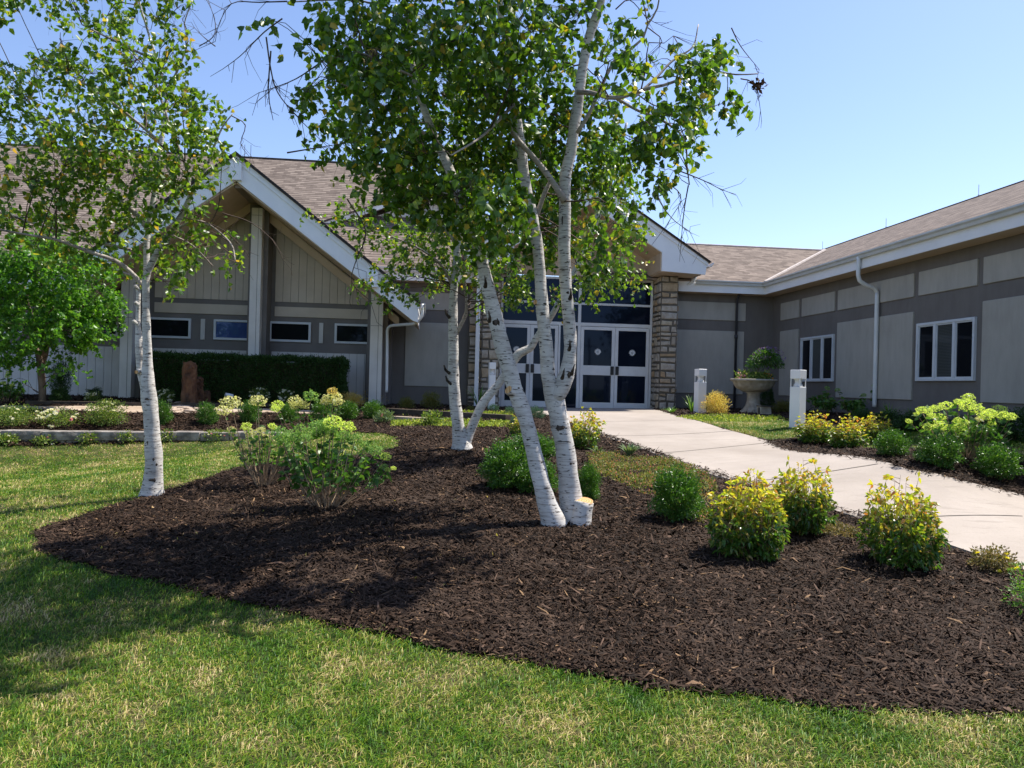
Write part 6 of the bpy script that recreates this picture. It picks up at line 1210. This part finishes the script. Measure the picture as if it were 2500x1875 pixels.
flowerbush(400, 984, 46, 34, 900, 22, ['petalw'], 'white blooming rose just right of the left birch trunk', seed=75, frad=.04)
flowerbush(632, 986, 50, 40, 900, 22, ['petalw'], 'white blooming rose below the left end of the gable windows', seed=76, frad=.04)
flowerbush(700, 988, 46, 38, 900, 20, ['petalw'], 'white blooming rose in front of the middle of the clipped hedge', seed=77, frad=.04)
for i, (px, py, w_, h_) in enumerate([(15, 1084, 50, 24), (110, 1084, 56, 20), (215, 1082, 50, 26), (310, 1080, 44, 26), (405, 1078, 46, 26), (520, 1076, 50, 26), (560, 1072, 40, 20)]):
    flowerbush(px, py, w_, h_, 420, 5, ['petalw', 'petalp'], ['leftmost tuft', 'second tuft from the left', 'third tuft from the left', 'tuft just left of the birch trunk', 'tuft just right of the left birch trunk', 'sixth tuft, near the wall end', 'last tuft beside the hydrangea'][i] + ' at the foot of the low stone wall', kind='wall_foot_plant', cat_='plant', group='small plants along the foot of the retaining wall', seed=80 + i, frad=.02, leaf=.045)
flowerbush(1054, 1040, 56, 34, 500, 4, ['petalw'], 'low leafy plant on the pale edging left of the V-shaped birch', kind='leafy_plant', cat_='plant', group='small leafy plants', seed=91, leaf=.06, frad=.02)
flowerbush(938, 1034, 46, 30, 420, 3, ['petalp'], 'low purplish leafy plant right of the paired boxwoods', kind='leafy_plant', cat_='plant', group='small leafy plants', mat='lamb', seed=92, leaf=.06, frad=.02)
flowerbush(2560, 1510, 190, 140, 1300, 34, ['petaly'], 'fine green plant with small yellow flowers at the right picture edge', kind='flowering_plant', cat_='plant', group=None, mat='strap', leaf=.03, seed=93, frad=.018)
flowerbush(2425, 1400, 100, 62, 1500, 7, ['petaly'], 'low creeping thyme with a few yellow flowers on the walkway edge', kind='flowering_plant', cat_='plant', group=None, mat='thyme', leaf=.025, seed=94, frad=.016)
# strap leaved plants
def strap(px, py, hpx, n_, label, mat='strap', wid=.018, spread=.6, seed=0):
    b = G(px, py); d = (b - [0, 0, H]) @ CM[:, 1]; k = d / F; h = hpx * k; t = tag(None or bpy.data.objects.new('x', None)) if False else None; g_ = np.random.default_rng(seed); V, Fc = [], []
    for i in range(n_):
        a = g_.uniform(0, 6.28); dv = np.array([math.cos(a), math.sin(a), 0]); sv = np.array([-math.sin(a), math.cos(a), 0]); sp = spread * g_.uniform(.4, 1.2); hh = h * g_.uniform(.7, 1.1); b0_ = len(V)
        for j in range(6):
            f = j / 5; p = dv * hh * sp * f ** 1.4 + np.array([0, 0, hh * (f - .45 * sp * f ** 3)]) + dv * .01; w_ = wid * (1 - f ** 2) * .5 + .001; V += [p - sv * w_ + [0, 0, .15 * w_], p, p + sv * w_ + [0, 0, .15 * w_]]
        for j in range(5):
            o_ = b0_ + j * 3; Fc += [(o_, o_ + 1, o_ + 4, o_ + 3), (o_ + 1, o_ + 2, o_ + 5, o_ + 4)]
    o = mk('strap_leaved_plant', V, Fc, MAT[mat]); o.location = tuple(b); return tag(o, label, 'plant', 'strap leaved plants')
strap(1688, 1010, 52, 26, 'tall arching daylily left of the far bollard light', seed=1, wid=.025)
strap(1640, 1012, 26, 30, 'low spreading daylily at the foot of the right stone pillar', spread=1.1, seed=2, wid=.025)
strap(1660, 998, 40, 26, 'leafy clump between the right stone pillar and the tall daylily', seed=3, wid=.04)
strap(1168, 1000, 66, 26, 'dark strap leaved clump in front of the left stone pillar', seed=4, wid=.03)
strap(1458, 1112, 30, 22, 'small grey green rosette by the walkway, left one of two', 'lamb', .04, .9, 5)
strap(1536, 1118, 44, 34, 'larger grey green rosette by the walkway, right one of two', 'lamb', .045, .8, 6)
strap(2170, 1030, 56, 24, 'dark strap leaved clump under the white downspout side of the near window', seed=7, wid=.02)
strap(2225, 1034, 50, 24, 'dark strap leaved clump directly below the near triple window', seed=8, wid=.02)
for (px, py) in [(880, 1010), (1300, 1065)]: pass

# urn planting
t = empty('urn_flowers', URN_TOP, 'mixed green leaves with pink and orange flowers filling the stone urn', 'flowers'); n_ = 1500
P = rng.normal(0, 1, (n_, 3)) * [.20, .20, .07] + URN_TOP + [0, 0, .08]; P[:, 2] = np.maximum(P[:, 2], URN_TOP[2] - .01)
rad = np.hypot(P[:, 0] - URN_TOP[0], P[:, 1] - URN_TOP[1]); P = P[rad < 46 * UK]; V, T = leaves(P, unit(rdir(len(P)) + [0, 0, .7]), .07, .03); mk('foliage', V, T, MAT['roseleaf'], t)
for nm_, mt, cx_, n_ in (('orange_blossoms', 'petalo', .30, 60), ('pink_blossoms', 'petalp', -.33, 40), ('white_blossoms', 'petalw', -.20, 40)):
    P = rng.normal(0, .055, (n_, 3)) + URN_TOP + [cx_, -.12, .10 if mt != 'petalw' else .04]; V, T = leaves(P, rdir(n_), .04, .035); mk(nm_, V, T, MAT[mt], t)
t = empty('topiary_shrub', URN_TOP, 'small standard tree with a mop of green and purple foliage growing from the urn', 'topiary')
c_ = Y_(1868, 872, URN_TOP[1]); m = MB(); m.tube(smoothpath(np.array([URN_TOP, (URN_TOP + c_) / 2 + [-.03, 0, 0], c_]), .05), .016, 7); m.build('stem', MAT['bark'], t)
d_2 = unit(rng.normal(size=(1700, 3))); P = d_2 * rng.uniform(.35, 1.15, (1700, 1)) * [.36, .36, .17]; L_, W_ = .06, .028; P[:, 2] -= .18 * (np.hypot(P[:, 0], P[:, 1]) / .4) ** 2; V, T = leaves(P + c_, unit(d_2 + [0, 0, -.3]), L_, W_); mk('foliage', V, T, MAT['hydleaf'], t)
P = unit(rng.normal(size=(260, 3))) * [.36, .36, .25] + c_ + [.08, 0, .0]; V, T = leaves(P, rdir(260), .035, .03); pm = leafmat('purple_petal', [(0, (.12, .06, .2)), (1, (.25, .15, .35))], .2); mk('blossoms', V, T, pm, t)

# ground covers (uncountable)
def cover(name, poly, n_, mat, leaf, wid, hmax, label, disp=False, extra=None):
    pg = [tuple(G(x, y)[:2]) for x, y in poly]; xs = [p[0] for p in pg]; ys = [p[1] for p in pg]; x = rng.uniform(min(xs), max(xs), n_ * 3); y = rng.uniform(min(ys), max(ys), n_ * 3)
    den = .5 + .5 * np.sin(x * 6 + np.sin(y * 5)) * np.sin(y * 7 + np.sin(x * 4)); k = inside(x, y, pg) & (rng.uniform(size=len(x)) < .25 + .75 * den); x, y, den = x[k][:n_], y[k][:n_], den[k][:n_]
    P = np.column_stack([x, y, zt(x, y) + .01 + rng.uniform(0, 1, len(x)) * hmax * (.3 + .7 * den)]); V, T = leaves(P, unit(rdir(len(x)) + [0, 0, .5]), rng.uniform(.6, 1.3, len(x)) * leaf, wid); return tag(mk(name, V, T, MAT[mat]), label, kind='stuff')
cover('ground_cover', [(985, 1010), (1250, 1010), (1250, 1024), (1120, 1019), (985, 1019)], 3500, 'sedum', .045, .035, .06, 'lime green ground cover strip behind the edging')
cover('ground_cover', [(955, 1031), (1245, 1034), (1245, 1047), (1130, 1048), (955, 1045)], 3500, 'sedum', .045, .035, .06, 'lime green ground cover strip in front of the edging')
cover('ground_cover', [(1430, 1118), (1500, 1112), (1570, 1122), (1640, 1130), (1690, 1150), (1745, 1178), (1760, 1230), (1715, 1290), (1690, 1262), (1640, 1228), (1560, 1212), (1500, 1180), (1450, 1165)], 12000, 'portulaca', .028, .012, .10, 'creeping yellow green plants with orange blooms along the walkway edge')
cover('ground_cover', [(1985, 1296), (2030, 1278), (2080, 1292), (2120, 1316), (2100, 1326), (2000, 1312)], 2200, 'thyme', .022, .010, .05, 'brownish creeping plant between the nandinas at the walkway edge')
cover('ground_cover', [(1650, 1022), (1700, 1016), (1900, 1020), (1925, 1030), (1800, 1034), (1700, 1032)], 2600, 'sedum', .05, .03, .05, 'sprigs of light green ground cover in front of the urn')
cover('fallen_leaves', [(80, 1300), (370, 1220), (700, 1180), (1200, 1200), (1300, 1500), (900, 1500), (400, 1400)], 60, 'gold', .035, .025, .02, 'few fallen leaves lying on the mulch')

# ================================================================== behind the viewer (seen only in the glass)
def simple_tree(x, y, h, r_, label, seed):
    b = np.array([x, y, 0.0]); t = empty('broadleaf_tree', b, label, 'tree', 'trees across the lawn behind the viewer'); g_ = np.random.default_rng(seed); m = MB(); m.tube([b, b + [0, 0, h * .5], b + [.2, 0, h * .8]], [.22, .16, .05], 8); m.build('trunk', MAT['bark'], t)
    P = []
    for _ in range(16): c = b + unit(g_.normal(size=3)) * [r_ * .65, r_ * .65, h * .22] + [0, 0, h * .62]; P.append(c + g_.normal(0, r_ * .20, (420, 3)))
    P = np.concatenate(P); V, T = leaves(P, rdir(len(P)), .32, .24); mk('crown', V, T, MAT['fartree'], t)
simple_tree(19.0, -24, 10, 4.2, 'broad tree mirrored dark in the right entrance door', 1); simple_tree(26, -42, 9, 4.5, 'farther tree mirrored low in the entrance glass', 2); simple_tree(-14, -30, 9, 4, 'tree mirrored in the gable windows', 3)
t = empty('utility_pole', (24.6, -79, 0), 'wooden utility pole with crossarm mirrored in the entrance door', 'utility pole'); m = MB(); m.tube([(24.6, -79, 0), (24.6, -79, 9.4)], .16, 8); m.build('pole', MAT['bark'], t); m = MB(); m.box(23.4, 25.8, -79.1, -78.9, 8.0, 8.16); m.build('crossarm', MAT['bark'], t)
